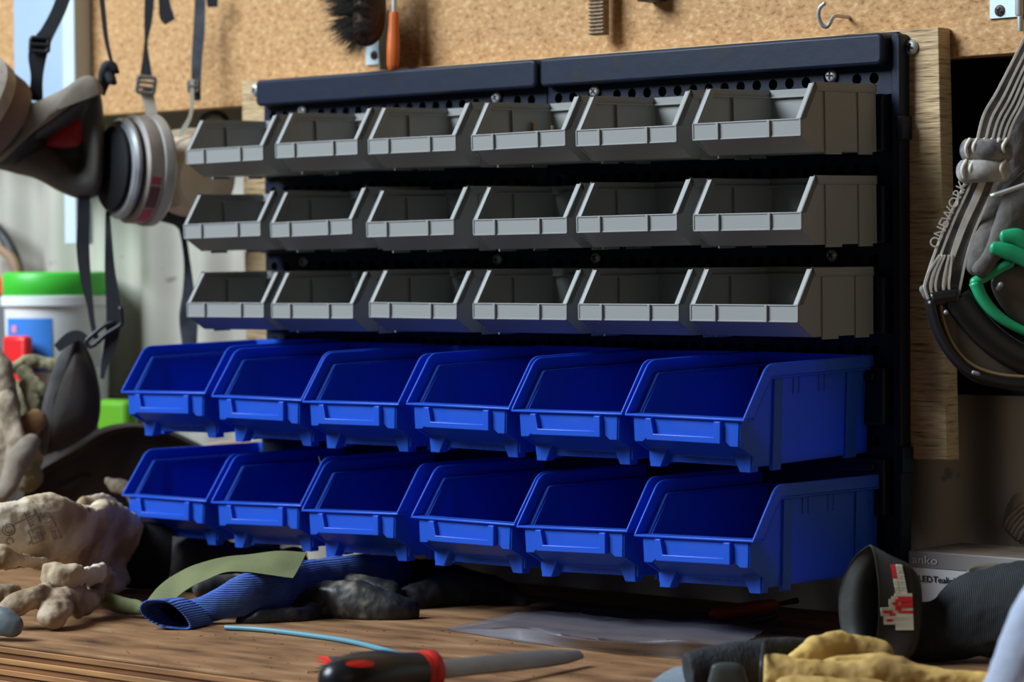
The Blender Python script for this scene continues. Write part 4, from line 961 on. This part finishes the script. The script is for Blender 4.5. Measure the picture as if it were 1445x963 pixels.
for i in range(170):
    u, v = rnd.uniform(60, 1000), rnd.uniform(890, 962); p = at(u, v, Z=BZ)
    if p.y < -.462: continue
    r = rnd.uniform(.0002, .0005); L_ = rnd.uniform(1, 3.5)*r; a = rnd.uniform(0, 6.28)
    vs = box(bm, -L_, L_, -r*.6, r*.6, 0, r)
    bmesh.ops.transform(bm, matrix=Matrix.Translation(p) @ Matrix.Rotation(a, 4, 'Z'), verts=vs)
tag(obj('sawdust', bm, mat('sawdust', (.22, .14, .08), .9, col2=(.05, .04, .03), scale=400)), 'sawdust crumbs scattered over the bench top', 'sawdust', kind='stuff')

# plastic bag
bm = NB()
M_bag = mat('milky_clear_plastic', (.20, .20, .235), .3, alpha=.36, bump=.0012, bscale=28, spec=.6)
def bagsheet(bm, top, bot, ripple, seed, rows=10, n=6):
    sheet(bm, top, bot, .0004, rows, n, ripple, seed)
def bd_(u, v, h): q = at(u, v, Z=BZ+h); return (u, v, (q-CAM).dot(FW))
bagsheet(bm, [bd_(628, 887, .001), bd_(690, 874, .003), (745, 864, 2.2), (800, 864, 2.19), (860, 872, 2.16), (930, 876, 2.14), (1000, 876, 2.12), (1060, 884, 2.10), (1082, 888, 2.08)],
             [bd_(631, 889, .001), bd_(690, 888, .006), bd_(740, 887, .010), bd_(790, 896, .010), bd_(850, 905, .010), bd_(920, 906, .012), bd_(970, 905, .014), bd_(1030, 914, .010), bd_(1050, 909, .008)], .003, 1)
bagsheet(bm, [bd_(631, 889, .001), bd_(690, 888, .006), bd_(740, 887, .010), bd_(790, 896, .010), bd_(850, 905, .010), bd_(920, 906, .012), bd_(970, 905, .014), bd_(1030, 914, .010), bd_(1050, 909, .008)],
             [bd_(633, 890, .0005), bd_(690, 899, .0005), bd_(740, 907, .0005), bd_(800, 914, .0005), bd_(860, 920, .0005), bd_(930, 927, .0005), bd_(970, 930, .0005), bd_(1020, 926, .0005), bd_(1050, 922, .0005)], .001, 5, rows=5)
t = obj('plastic_bag', bm, M_bag, smooth=True, angle=180); tag(t, 'crumpled clear plastic bag lying on the bench behind the file tip', 'bag')
# orange-red handled tool behind
t = empty('small_screwdriver', at(1050, 862, d=2.16)); tag(t, 'small screwdriver with rust-orange handle lying behind the plastic bag', 'screwdriver')
bm = NB(); T(bm, [(1006, 867, 2.15, 6), (1012, 866, 2.15, 9), (1040, 862, 2.16, 10), (1075, 857, 2.17, 9.5), (1091, 855, 2.175, 9)], 1)
fix(obj('handle', bm, mat('rust_orange_plastic', (.42, .06, .02), .5), smooth=True, angle=180), t)
bm = NB(); T(bm, [(1090, 855, 2.175, 3), (1108, 851, 2.18, 3.5), (1124, 848, 2.185, 4.5)], .8); fix(obj('shaft', bm, M_blackrub, smooth=True, angle=180), t)
bm = NB(); T(bm, [(1062, 876, 2.12, 4), (1080, 873, 2.12, 6), (1094, 868, 2.12, 5)], .8); tag(obj('rubber_plug', bm, M_blackrub, smooth=True, angle=180), 'small black plug below the rust-orange screwdriver handle', 'plug')

# ------------------------------------------------------------------ lower right
# cardboard box of tealights
bxp = at(1283, 785, Y=-.02)
t = empty('cardboard_box', (bxp.x, -.02, BZ)); tag(t, 'grey and white cardboard box reading LED Tealights behind the black glove', 'box')
zt = at(1283, 778, Y=-.02).z; zm = at(1283, 801, Y=-.02).z
bm = NB(); box(bm, 0, .18, 0, .070, 0, zt-BZ); obj('carton', bm, mat('white_card', (.72, .70, .68), .6), t, bevel=.001)
bm = NB(); box(bm, -.0004, .1804, -.0004, .0704, zm-BZ, zt-BZ+.0004); obj('grey_band', bm, mat('grey_printed_card', (.28, .25, .23), .55, col2=(.22, .19, .18), scale=15), t, bevel=.0008)
bm = NB(); box(bm, .002, .178, .001, .069, zt-BZ+.0003, zt-BZ+.0009); obj('top_face', bm, mat('brown_dusty_card', (.20, .145, .10), .8, col2=(.09, .07, .05), scale=25), t)
def text(s, size, loc, m, par, name='lettering', ex=.0002, xs=1):
    cu = bpy.data.curves.new(name, 'FONT'); cu.body = s; cu.size = size; cu.extrude = ex
    o = bpy.data.objects.new(name, cu); C.objects.link(o); dg = bpy.context.evaluated_depsgraph_get()
    me = bpy.data.meshes.new_from_object(o.evaluated_get(dg)); bpy.data.objects.remove(o); bpy.data.curves.remove(cu)
    me.materials.clear(); me.materials.append(m); q = bpy.data.objects.new(name, me); C.objects.link(q)
    q.parent = par; q.location = loc; q.rotation_euler = (math.pi/2, 0, 0); q.scale = (xs, 1, 1); return q
M_ink = mat('black_ink', (.02, .02, .025), .6)
for wd, u0, v0, sz in (('4', 1289, 816, .0060), ('LED', 1296, 820.5, .0066), ('Tealights', 1317, 822, .0066)):
    q = at(u0, v0, Y=-.02); text(wd, sz, (q.x-bxp.x, -.0008, q.z-BZ), M_ink, t, xs=1.12)
q = at(1288, 794.5, Y=-.02); text('anko', .0085, (q.x-bxp.x, -.0010, q.z-BZ), mat('pale_ink', (.6, .57, .55), .6), t, xs=1.35)

# black rubber gauntlet
M_gaunt = mat('matt_black_rubber', (.012, .014, .012), .5, col2=(.03, .03, .028), scale=25, bump=.0002, bscale=200, rough2=.7)
gl_d = 1.90
t = empty('rubber_gauntlet', at(1240, 936, d=gl_d)); tag(t, 'black rubber gauntlet with open cuff and red-and-white patch at the lower right', 'glove')
m_o = [(1229, 771), (1236, 800), (1240, 850), (1237, 900), (1228, 928), (1210, 936), (1194, 920), (1185, 885), (1183, 845), (1190, 812), (1205, 786), (1220, 773)]
def shiftr(P, du, dv, s, c=(1212, 855)): return [(c[0]+(p[0]-c[0])*s+du, c[1]+(p[1]-c[1])*s+dv) for p in P]
e_o = [(1290, 800), (1301, 822), (1303, 860), (1300, 900), (1290, 928), (1270, 938), (1252, 925), (1242, 890), (1240, 850), (1246, 822), (1260, 800), (1276, 793)]
mid = [((a+c)/2, (b+d_)/2+(2 if b < 850 else 0)) for (a, b), (c, d_) in zip(m_o, e_o)]
bm = NB(); dm = [gl_d-.002, gl_d-.006, gl_d-.010, gl_d-.006, gl_d-.002, gl_d+.004, gl_d+.012, gl_d+.02, gl_d+.024, gl_d+.02, gl_d+.012, gl_d+.004]
def dsh(x): return [a+x for a in dm]
rings = [(shiftr(m_o, 34, 2, .72), dsh(.050)), (shiftr(m_o, 10, 1, .88), dsh(.016)), (shiftr(m_o, 1, 0, .965), dsh(.001)), (m_o, dsh(0)), (shiftr(m_o, 3, 0, 1.01), dsh(.002)), (mid, [gl_d-.006+.01*(q > 6)+.0*q for q in range(12)]), (e_o, [gl_d-.006 if q < 6 else gl_d+.030 for q in range(12)]), (shiftr(e_o, 2, 0, .93, (1272, 865)), [gl_d+.004 if q < 6 else gl_d+.034 for q in range(12)])]
R = []
for P, dl in rings:
    Q = crv([(p[0], p[1], dd_) for p, dd_ in zip(P, dl)], 5, closed=True); R.append([at(q[0], q[1], d=q[2]) for q in Q])
V = conn(bm, clampz(R)); bm.faces.new(V[0]); bm.faces.new(V[-1])
o = obj('cuff', bm, M_gaunt, smooth=True, angle=180, sub=1); fix(o, t)
cb = BVHTree.FromPolygons([v.co for v in o.data.vertices], [p.vertices for p in o.data.polygons])
bm = NB(); T(bm, [(1290, 890, gl_d+.022, 42), (1320, 890, gl_d+.02, 44), (1345, 884, gl_d+.02, 50), (1380, 870, gl_d+.015, 62), (1440, 862, gl_d+.01, 72), (1500, 860, gl_d, 70)], .7)
M_knitg = mat('dark_ribbed_knit', (.016, .019, .022), .8, col2=(.028, .032, .036), scale=14, spots=(.10, .07, .04), spot_scale=120, spot_cut=.70)
nt = M_knitg.node_tree; tc = nn(nt, 'ShaderNodeTexCoord'); wv = nn(nt, 'ShaderNodeTexWave', bands_direction='X'); wv.inputs['Scale'].default_value = 230; wv.inputs['Distortion'].default_value = .6
mpg = nn(nt, 'ShaderNodeMapping'); mpg.inputs['Rotation'].default_value = (0, 0, -YAW); nt.links.new(tc.outputs['Object'], mpg.inputs[0]); nt.links.new(mpg.outputs[0], wv.inputs['Vector'])
bp = nn(nt, 'ShaderNodeBump'); bp.inputs['Distance'].default_value = .0007; nt.links.new(wv.outputs['Fac'], bp.inputs['Height']); nt.links.new(bp.outputs[0], nt.nodes['Principled BSDF'].inputs['Normal'])
fix(skin('ribbed_hand', bm, M_knitg, voxel=.0018, disp=((.03, .006), (.012, .002))), t)
M_rw = mat('cream_rubber', (.55, .52, .40), .6); M_rd = mat('red_rubber', (.55, .02, .025), .5)
def tile(par, u0, v0, u1, v1, m, name, sk=0, off=.0008, b=None):
    bm = NB(); A = [hit(b or cb, *q, off) for q in ((u0, v0), (u1, v0), (u1+sk, v1), (u0+sk, v1))]; B = [hit(b or cb, *q, -.0006) for q in ((u0, v0), (u1, v0), (u1+sk, v1), (u0+sk, v1))]
    if not all(A) or not all(B): bm.free(); return
    A = [bm.verts.new(a) for a in A]; B = [bm.verts.new(a) for a in B]; bm.faces.new(A); bm.faces.new(B)
    for i in range(4): bm.faces.new((A[i], A[(i+1) % 4], B[(i+1) % 4], B[i]))
    fix(obj(name, bm, m), par)
for i in range(10):
    v0 = 797+i*4.1; x = 1256.5+.75*i
    tile(t, x, v0, x+6.2, v0+3.7, M_rd if i < 5 else M_rw, 'patch_tile', .6)
    if i % 2: tile(t, x+6.8, v0+.4, x+16.5, v0+4.0, M_rw, 'patch_tile', .6)
    else: tile(t, x+6.8, v0+.4, x+11.2, v0+4.0, M_rw, 'patch_tile', .6); tile(t, x+11.8, v0+.5, x+16.5, v0+4.1, M_rw, 'patch_tile', .6)
ICON = ['.....wwwwww', '....wwrrrrr', '...wwrrrrrr', '...wrrwrrrr', '...wwrrrrrr', 'wwwwwrrwwww', 'wrrrwwrrrrr', 'wwwrrwwwwww', '.wwwwwwwwww', '.wrrwwwwwww', '.wwwwwwwwww', '.....wwwwww', '.....wwwwww']
for j, row in enumerate(ICON):
    i = 0
    while i < len(row):
        c_ = row[i]; k = i
        while k < len(row) and row[k] == c_: k += 1
        if c_ != '.': tile(t, 1241+i*4.2+j*.15, 838+j*3.95, 1241+k*4.2+j*.15, 838+(j+1)*3.95+.05, M_rw if c_ == 'w' else M_rd, 'logo_block', .1, .0010 if c_ == 'w' else .0012)
        i = k
# rolled collar of a second glove
t = empty('rolled_glove', at(1410, 840, d=2.0)); tag(t, 'dark glove with open tan-edged cuff lying behind the black gauntlet', 'glove')
bm = NB(); el = [(1366, 803), (1376, 797), (1400, 794), (1440, 793), (1470, 798), (1476, 806), (1450, 812), (1410, 812), (1380, 811), (1367, 808)]
R = [ringpx(sc2, d_) for sc2, d_ in (([(1420+(p[0]-1420)*.85, 808+(p[1]-803)*.6) for p in el], 1.99), ([(1420+(p[0]-1420)*.95, 803+(p[1]-803)*.8) for p in el], 1.985), (el, 1.985), ([(1420+(p[0]-1420)*1.0, 807+(p[1]-803)*1.1) for p in el], 1.985))]
for r in R:
    pass
R2 = []
for (s, dv, sv) in ((.80, 18, .7), (.93, 3, .75), (.97, 0, .95), (1.0, 1, 1.08), (1.0, 6, 1.15)):
    P = [(1420+(p[0]-1420)*s, 803+(p[1]-803)*sv+dv) for p in el]; Q = crv([(p[0], p[1], 0) for p in P], 4, closed=True)
    R2.append([at(q[0], q[1], d=1.985-(q[1]-803-dv)*.0016) for q in Q])
V = conn(bm, R2); bm.faces.new(V[0]); fix(obj('cuff_rim', bm, mat('tan_grey_edge', (.22, .19, .15), .8), smooth=True, angle=180), t)
bm = NB(); T(bm, [(1352, 852, 1.99, 24), (1385, 838, 1.985, 28), (1430, 835, 1.985, 28), (1480, 835, 1.985, 28)], .9); fix(skin('sleeve', bm, M_knitg, voxel=.002, disp=((.02, .003),), flat=False), t)

# yellow leather glove with black wrist
M_yel = mat('yellow_leather', (.66, .42, .10), .65, ramp=[(.28, (.16, .10, .04)), (.44, (.45, .28, .085)), (.62, (.70, .46, .13))], scale=16, detail=7, bump=.0008, bscale=70)
bm = NB(); T(bm, [(1074, 952, 1.80, 29), (1100, 952, 1.80, 30), (1130, 956, 1.80, 31), (1180, 956, 1.80, 28), (1250, 962, 1.80, 26), (1330, 966, 1.80, 24), (1400, 972, 1.80, 22)], .8, round_=False)
T(bm, [(1120, 944, 1.82, 18), (1145, 932, 1.83, 24), (1170, 922, 1.84, 28), (1200, 922, 1.85, 29), (1240, 932, 1.85, 26)], .7); T(bm, [(1110, 975, 1.78, 20), (1200, 978, 1.78, 22), (1300, 985, 1.78, 20)], .8)
T(bm, [(1150, 944, 1.81, 14), (1220, 940, 1.82, 18), (1300, 950, 1.81, 12), (1380, 958, 1.80, 8)], .7)
t = empty('leather_glove', at(1200, 960, d=1.88)); tag(t, 'yellow leather work glove with black knit wrist at the bottom right', 'glove')
fix(skin('yellow_palm', bm, M_yel, voxel=.0016, smooth=8, disp=((.04, .010), (.014, .004))), t)
M_ribk = mat('black_ribbed_wrist', (.016, .018, .022), .85, col2=(.03, .032, .036), scale=60, bump=.0012, bscale=300, bstretch=(1.5, 1.5, .1))
bm = NB(); T(bm, [(970, 950, 1.80, 28), (1000, 944, 1.805, 32), (1040, 939, 1.81, 34), (1076, 938, 1.815, 35)], .7, round_=False); T(bm, [(1050, 930, 1.83, 24), (1090, 920, 1.84, 20), (1130, 916, 1.85, 16), (1150, 917, 1.855, 12)], .6)
fix(skin('knit_wrist', bm, M_ribk, voxel=.0016, smooth=3, disp=((.02, .002),)), t)
bm = NB(); pad(bm, [(1001, 985), (1003, 946), (1010, 937), (1030, 935), (1046, 939), (1052, 952), (1056, 985)], 1.778, .006, .001, edge=.003); fix(obj('wrist_tab', bm, mat('grey_green_rubber', (.045, .052, .048), .5), smooth=True, angle=60), t)
bm = NB(); T(bm, [(1074, 965, 1.785, 3, 3), (1075, 935, 1.785, 3, 3), (1078, 908, 1.81, 3, 3)], 1); fix(obj('binding', bm, M_blackrub, smooth=True, angle=180), t)
# clear ridged plastic at the bottom
bm = NB(); sheet(bm, [bd_(915, 966, .001), bd_(940, 948, .004), bd_(966, 940, .006), bd_(985, 938, .006)], [bd_(915, 975, .001), bd_(940, 975, .001), bd_(966, 975, .001), bd_(985, 975, .001)], .001, ripple=.002)
tag(obj('plastic_tray', bm, mat('grey_clear_plastic', (.30, .36, .38), .25, alpha=.8, bump=.001, bscale=60, bstretch=(3, 1, 1)), smooth=True, angle=60), 'ridged grey translucent plastic corner left of the black wrist', 'tray')
# pale cloth at the very corner
glove('pale_cloth', [[(1490, 830, 1.62, 40), (1455, 905, 1.62, 45), (1425, 975, 1.62, 42), (1395, 1040, 1.62, 40)], [(1500, 900, 1.62, 50), (1470, 980, 1.62, 55)]],
      mat('pale_blue_cloth', (.40, .44, .54), .85, col2=(.30, .34, .44), scale=10, spots=(.34, .20, .20), spot_scale=30, spot_cut=.70, bump=.0004, bscale=200), 'pale blue-grey cloth in the bottom right corner, nearest the camera', cat='cloth', disp=((.04, .006),), loc='cloth_fold', flat=False)

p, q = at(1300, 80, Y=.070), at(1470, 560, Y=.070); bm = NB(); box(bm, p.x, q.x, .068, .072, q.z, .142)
tag(obj('gap_shade_sheet', bm, mat('gap_shade_black', (.006, .006, .006), .8, spec=.2)), 'added black sheet standing in for deep shade in the gap behind the goggles', 'sheet')  # added sheet, stands in for the shade between plywood and goggles
# ------------------------------------------------------------------ hanging goggles, right
GD = 1.985
t = empty('goggles', at(1400, 450, d=GD)); tag(t, 'green and black safety goggles with striped strap hanging at the right edge', 'goggles')
M_web = mat('navy_grey_strap', (.075, .075, .10), .85, col2=(.24, .22, .195), scale=50, bump=.0004, bscale=500)
M_webw = mat('cream_strap_stripe', (.80, .74, .63), .85, col2=(.58, .53, .45), scale=60)
def gstrap(path, wid, name='strap', m=M_web, stripes=(), thick=.0018, sw=3.2):
    fix(strap(name, path, wid, m, thick=thick), t)
    for f in stripes:
        sp_ = []
        for i, (p, w_) in enumerate(zip(path, wid)):
            a = path[max(i-1, 0)]; b = path[min(i+1, len(path)-1)]; L_ = math.hypot(b[0]-a[0], b[1]-a[1]); nx, ny = -(b[1]-a[1])/L_, (b[0]-a[0])/L_
            sp_.append((p[0]+nx*w_*f, p[1]+ny*w_*f, p[2]-.0018))
        fix(strap('stripe', sp_, [sw]*len(sp_), M_webw, thick=.0012), t)
up_ = [(1462, 60, GD), (1440, 105, GD), (1424, 140, GD), (1408, 170, GD), (1398, 205, GD)]
gstrap(up_, [38, 40, 44, 46, 44], stripes=(-.46, -.33, -.16, 0, .2, .46))
lo_ = [(1392, 235, GD), (1376, 275, GD), (1358, 315, GD), (1345, 350, GD), (1336, 380, GD), (1328, 412, GD)]
gstrap(lo_, [42, 43, 44, 47, 51, 54], stripes=(-.46, .46, .28))
fix(strap('stripe', [(u+3, v, d_-.0019) for u, v, d_ in lo_], [9, 10, 9, 8, 5, 3], M_webw, thick=.0012), t)
for du in (-20, -12, -5, 6, 14):   # gathered pleats at the bottom loop
    fix(strap('pleat', [(1336+du*.5, 360, GD-.003), (1328+du*.9, 385, GD-.004), (1325+du, 405, GD-.004), (1330+du, 422, GD-.003)], [2.5, 3, 3, 3], M_webw, thick=.0014), t)
bm = NB(); T(bm, [(1303, 408, GD, 6), (1312, 419, GD, 7), (1330, 421, GD, 7), (1346, 417, GD, 5)], .9); fix(obj('strap_loop', bm, M_web, smooth=True, angle=180), t)
# bunched slider
for k, (u, v, w_) in enumerate(((1392, 208, 26), (1388, 238, 27))):
    bm = NB(); pa, pb = at(u-w_, v+4, d=GD-.006), at(u+w_, v+6-k*4, d=GD-.006); tube(bm, [pa, pa.lerp(pb, .5)-FW*.004, pb], [(.0085, .006)]*3, seg=14, n=6, upv=FW, roundcap=True)
    fix(obj('slider', bm, mat('tan_navy_web', (.07, .07, .095), .85, col2=(.30, .27, .22), scale=90) if k == 0 else mat('faded_cream_web', (.52, .49, .43), .85, col2=(.26, .25, .24), scale=80), smooth=True, angle=180), t)
    for i in range(6):
        f = -1+i*.4; bm = NB(); pc = [(u+w_*f+3, v-12), (u+w_*f-3, v), (u+w_*f, v+14)]; tube(bm, [at(a, b, d=GD-.0135+abs(b-v-1)*.0003) for a, b in pc], [.0013]*3, seg=8, n=5); fix(obj('stripe', bm, M_webw, smooth=True, angle=180), t)
text_par = empty('x', (0, 0, 0)); bpy.data.objects.remove(text_par)
def facetext(s, u, v, d, size, rot, m, par, name='lettering'):
    q = text(s, size, (0, 0, 0), m, None, name); R_ = Matrix((RT, UP, -FW)).transposed() @ Matrix.Rotation(rot, 3, 'Z'); M4 = R_.to_4x4(); M4.translation = at(u, v, d=d); q.parent = par; q.matrix_world = M4; q.matrix_parent_inverse = Matrix.Translation(-par.location); q.matrix_basis = M4; return q
facetext('ONEWORK', 1322, 352, GD-.0028, .0100, 1.13, M_webw, t)
# dark second strap behind, sleeve of grey cloth
bm = NB(); T(bm, [(1470, 120, GD+.02, 18), (1440, 165, GD+.02, 22), (1424, 230, GD+.02, 26), (1415, 290, GD+.015, 28), (1392, 340, GD+.0, 22), (1378, 382, GD-.004, 15)], .6)
M_fuzz = mat('dusty_black_sleeve', (.085, .075, .07), .9, col2=(.18, .16, .145), scale=30, bump=.0006, bscale=250, spots=(.22, .19, .16), spot_scale=35, spot_cut=.66)
fix(skin('strap_sleeve', bm, M_fuzz, voxel=.002, disp=((.02, .006),), flat=False), t)
bm = NB(); T(bm, [(1480, 240, GD, 22), (1445, 275, GD, 26), (1420, 320, GD-.002, 20), (1400, 360, GD-.008, 14), (1382, 384, GD-.012, 14)], .6); T(bm, [(1500, 290, GD+.002, 26), (1450, 318, GD+.004, 18), (1425, 330, GD+.004, 12)], .6)
fix(skin('foam_sleeve', bm, M_fuzz, voxel=.002, disp=((.02, .003),), flat=False), t)
bm = NB(); tube(bm, [at(u, v, d=GD-.028) for u, v in ((1398, 277), (1420, 270), (1460, 256))], [.0016]*3, seg=8, n=3); fix(obj('wire_clip', bm, M_zinc, smooth=True, angle=180), t)
# frame
M_gf = mat('gloss_black_frame', (.012, .012, .012), .3); M_gg = mat('green_goggle_plastic', (.015, .34, .14), .35)
bm = NB()
fo = [(1312, 424), (1322, 462), (1340, 496), (1368, 525), (1400, 538), (1450, 544), (1520, 540)]
tube(bm, [at(u, v, d=GD) for u, v in fo], [(.0042, .008)]*7, seg=14, n=6, upv=FW); tube(bm, [at(u, v, d=GD-.002) for u, v in ((1350, 420), (1364, 440), (1392, 472), (1430, 500), (1480, 520))], [(.0105, .004)]*5, seg=14, n=6, upv=FW)
tube(bm, [at(u, v, d=GD-.002) for u, v in ((1314, 424), (1330, 420), (1352, 418))], [(.006, .005)]*3, seg=12, n=4, upv=FW)
fix(obj('frame', bm, M_gf, smooth=True, angle=180), t)
bm = NB()   # smoky lens
sheet(bm, [(1326, 424, GD+.004), (1344, 428, GD), (1366, 448, GD), (1395, 478, GD), (1440, 505, GD), (1490, 520, GD)], [(1318, 436, GD+.006), (1326, 462, GD+.003), (1344, 496, GD+.002), (1372, 522, GD+.002), (1425, 538, GD+.002), (1500, 540, GD+.002)], .0012)
fix(obj('lens', bm, mat('smoky_tan_lens', (.15, .12, .085), .12, alpha=.72, spec=.7, coat=.5), smooth=True, angle=60), t)
bm = NB(); tube(bm, [at(u, v, d=GD-.003) for u, v in ((1327, 428), (1332, 455), (1346, 488), (1372, 515), (1410, 529), (1460, 533))], [.0013]*6, seg=8, n=6); fix(obj('lens_edge', bm, mat('amber_edge', (.24, .17, .08), .4), smooth=True, angle=180), t)
bm = NB(); tube(bm, [at(u, v, d=GD-.007) for u, v in ((1376, 398), (1386, 420), (1404, 442), (1430, 460), (1470, 478))], [(.0048, .004), (.0044, .004), (.0040, .004), (.0034, .004), (.0030, .004)], seg=12, n=6, upv=FW)
tube(bm, [at(u, v, d=GD-.007) for u, v in ((1376, 398), (1392, 390), (1412, 378), (1424, 372))], [(.0038, .004)]*4, seg=12, n=6, upv=FW, roundcap=True)
fix(obj('green_frame', bm, M_gg, smooth=True, angle=180), t)
for P in ([(1402, 350), (1420, 354), (1440, 362), (1480, 382)], [(1416, 334), (1434, 334), (1450, 342), (1490, 360)]):
    bm = NB(); T(bm, [(u, v, GD-.014, 12 if i else 9) for i, (u, v) in enumerate(P)], .6); fix(obj('green_grip', bm, M_gg, smooth=True, angle=180), t)
bm = NB(); pad(bm, [(1398, 402), (1412, 384), (1440, 376), (1500, 380), (1500, 470), (1450, 462), (1418, 440)], GD+.001, .004, .002); fix(obj('inner_lens', bm, mat('dusty_grey_lens', (.10, .09, .075), .35, col2=(.14, .125, .10), scale=30), smooth=True, angle=60), t)
bm = NB(); T(bm, [(1408, 408, GD-.006, 3), (1412, 402, GD-.012, 4)], 1); T(bm, [(1334, 442, GD-.004, 3), (1335, 441, GD-.008, 3.5)], 1); T(bm, [(1374, 526, GD-.012, 3), (1380, 528, GD-.012, 3)], 1); fix(obj('studs', bm, M_silver, smooth=True, angle=180), t)
# fuzzy cream bundle on a cord
t = empty('wool_bundle', at(1440, 700, Y=.02)); tag(t, 'cream ribbed wool bundle hanging on a cord at the right edge', 'wool pad')
bm = NB(); pad(bm, [(1424, 698), (1440, 688), (1500, 680), (1500, 790), (1452, 776), (1430, 768), (1417, 750), (1415, 728)], 2.1, .03, .004, edge=.016)
o = fix(skin('wool', bm, mat('cream_wool', (.50, .42, .33), .95, col2=(.36, .29, .22), scale=60, bump=.002, bscale=120), voxel=.002, disp=((.01, .004),), flat=False), t)
wb_ = bvh_of(o)
for i in range(9):
    u, v = 1419+i*4.5, 728+i*5; pts = [hit(wb_, u+a*1.5, v+b, .0004) for a, b in ((0, 14-i*.5), (4, 2), (12, -10), (20, -18))]
    pts = [p_ for p_ in pts if p_]
    if len(pts) > 2: bm = NB(); tube(bm, pts, [.0016]*len(pts), seg=8, n=5, roundcap=True); fix(obj('wool_rib', bm, MATS['cream_wool'], smooth=True, angle=180), t)
bm = NB(); tube(bm, [at(u, v, d=2.11) for u, v in ((1433, 700), (1434, 680), (1442, 645), (1452, 605), (1462, 560))], [.0010]*5, seg=8, n=5); fix(obj('cord', bm, mat('white_cord', (.62, .52, .42), .8), smooth=True, angle=180), t)

# little things in the bins
M_brass = mat('brass', (.60, .48, .20), .35, metal=.85)
def brass(u, v0, v1, d, label, r=.0011):
    bm = NB(); a, b = at(u, v1, d=d), at(u, v0, d=d); ax_ = b-a; L_ = ax_.length; n_ = int(L_/.0012); pr_ = []
    for i in range(n_): pr_ += [(r*1.0, L_*i/n_), (r*1.9, L_*(i+.5)/n_)]
    pr_ += [(r*.8, L_), (r*.2, L_*1.12)]; lathe(bm, pr_, 14, axis_mat(a, ax_)); tag(obj('brass_screw', bm, M_brass, smooth=True, angle=40), label, 'screw')
brass(752, 173, 192, 2.26, 'tall brass screw standing in the fourth top-row grey bin')
brass(779, 178, 188, 2.26, 'short brass screw tip beside the taller one in the grey bin', .0009)
bm = NB(); tube(bm, [at(456, 672, d=2.29), at(454, 660, d=2.30), at(450, 645, d=2.31)], [.0006]*3, seg=6, n=3)
tag(obj('wire_offcut', bm, mat('brown_wire', (.15, .09, .05), .5)), 'short bent wire poking up from the third lower blue bin', 'wire')
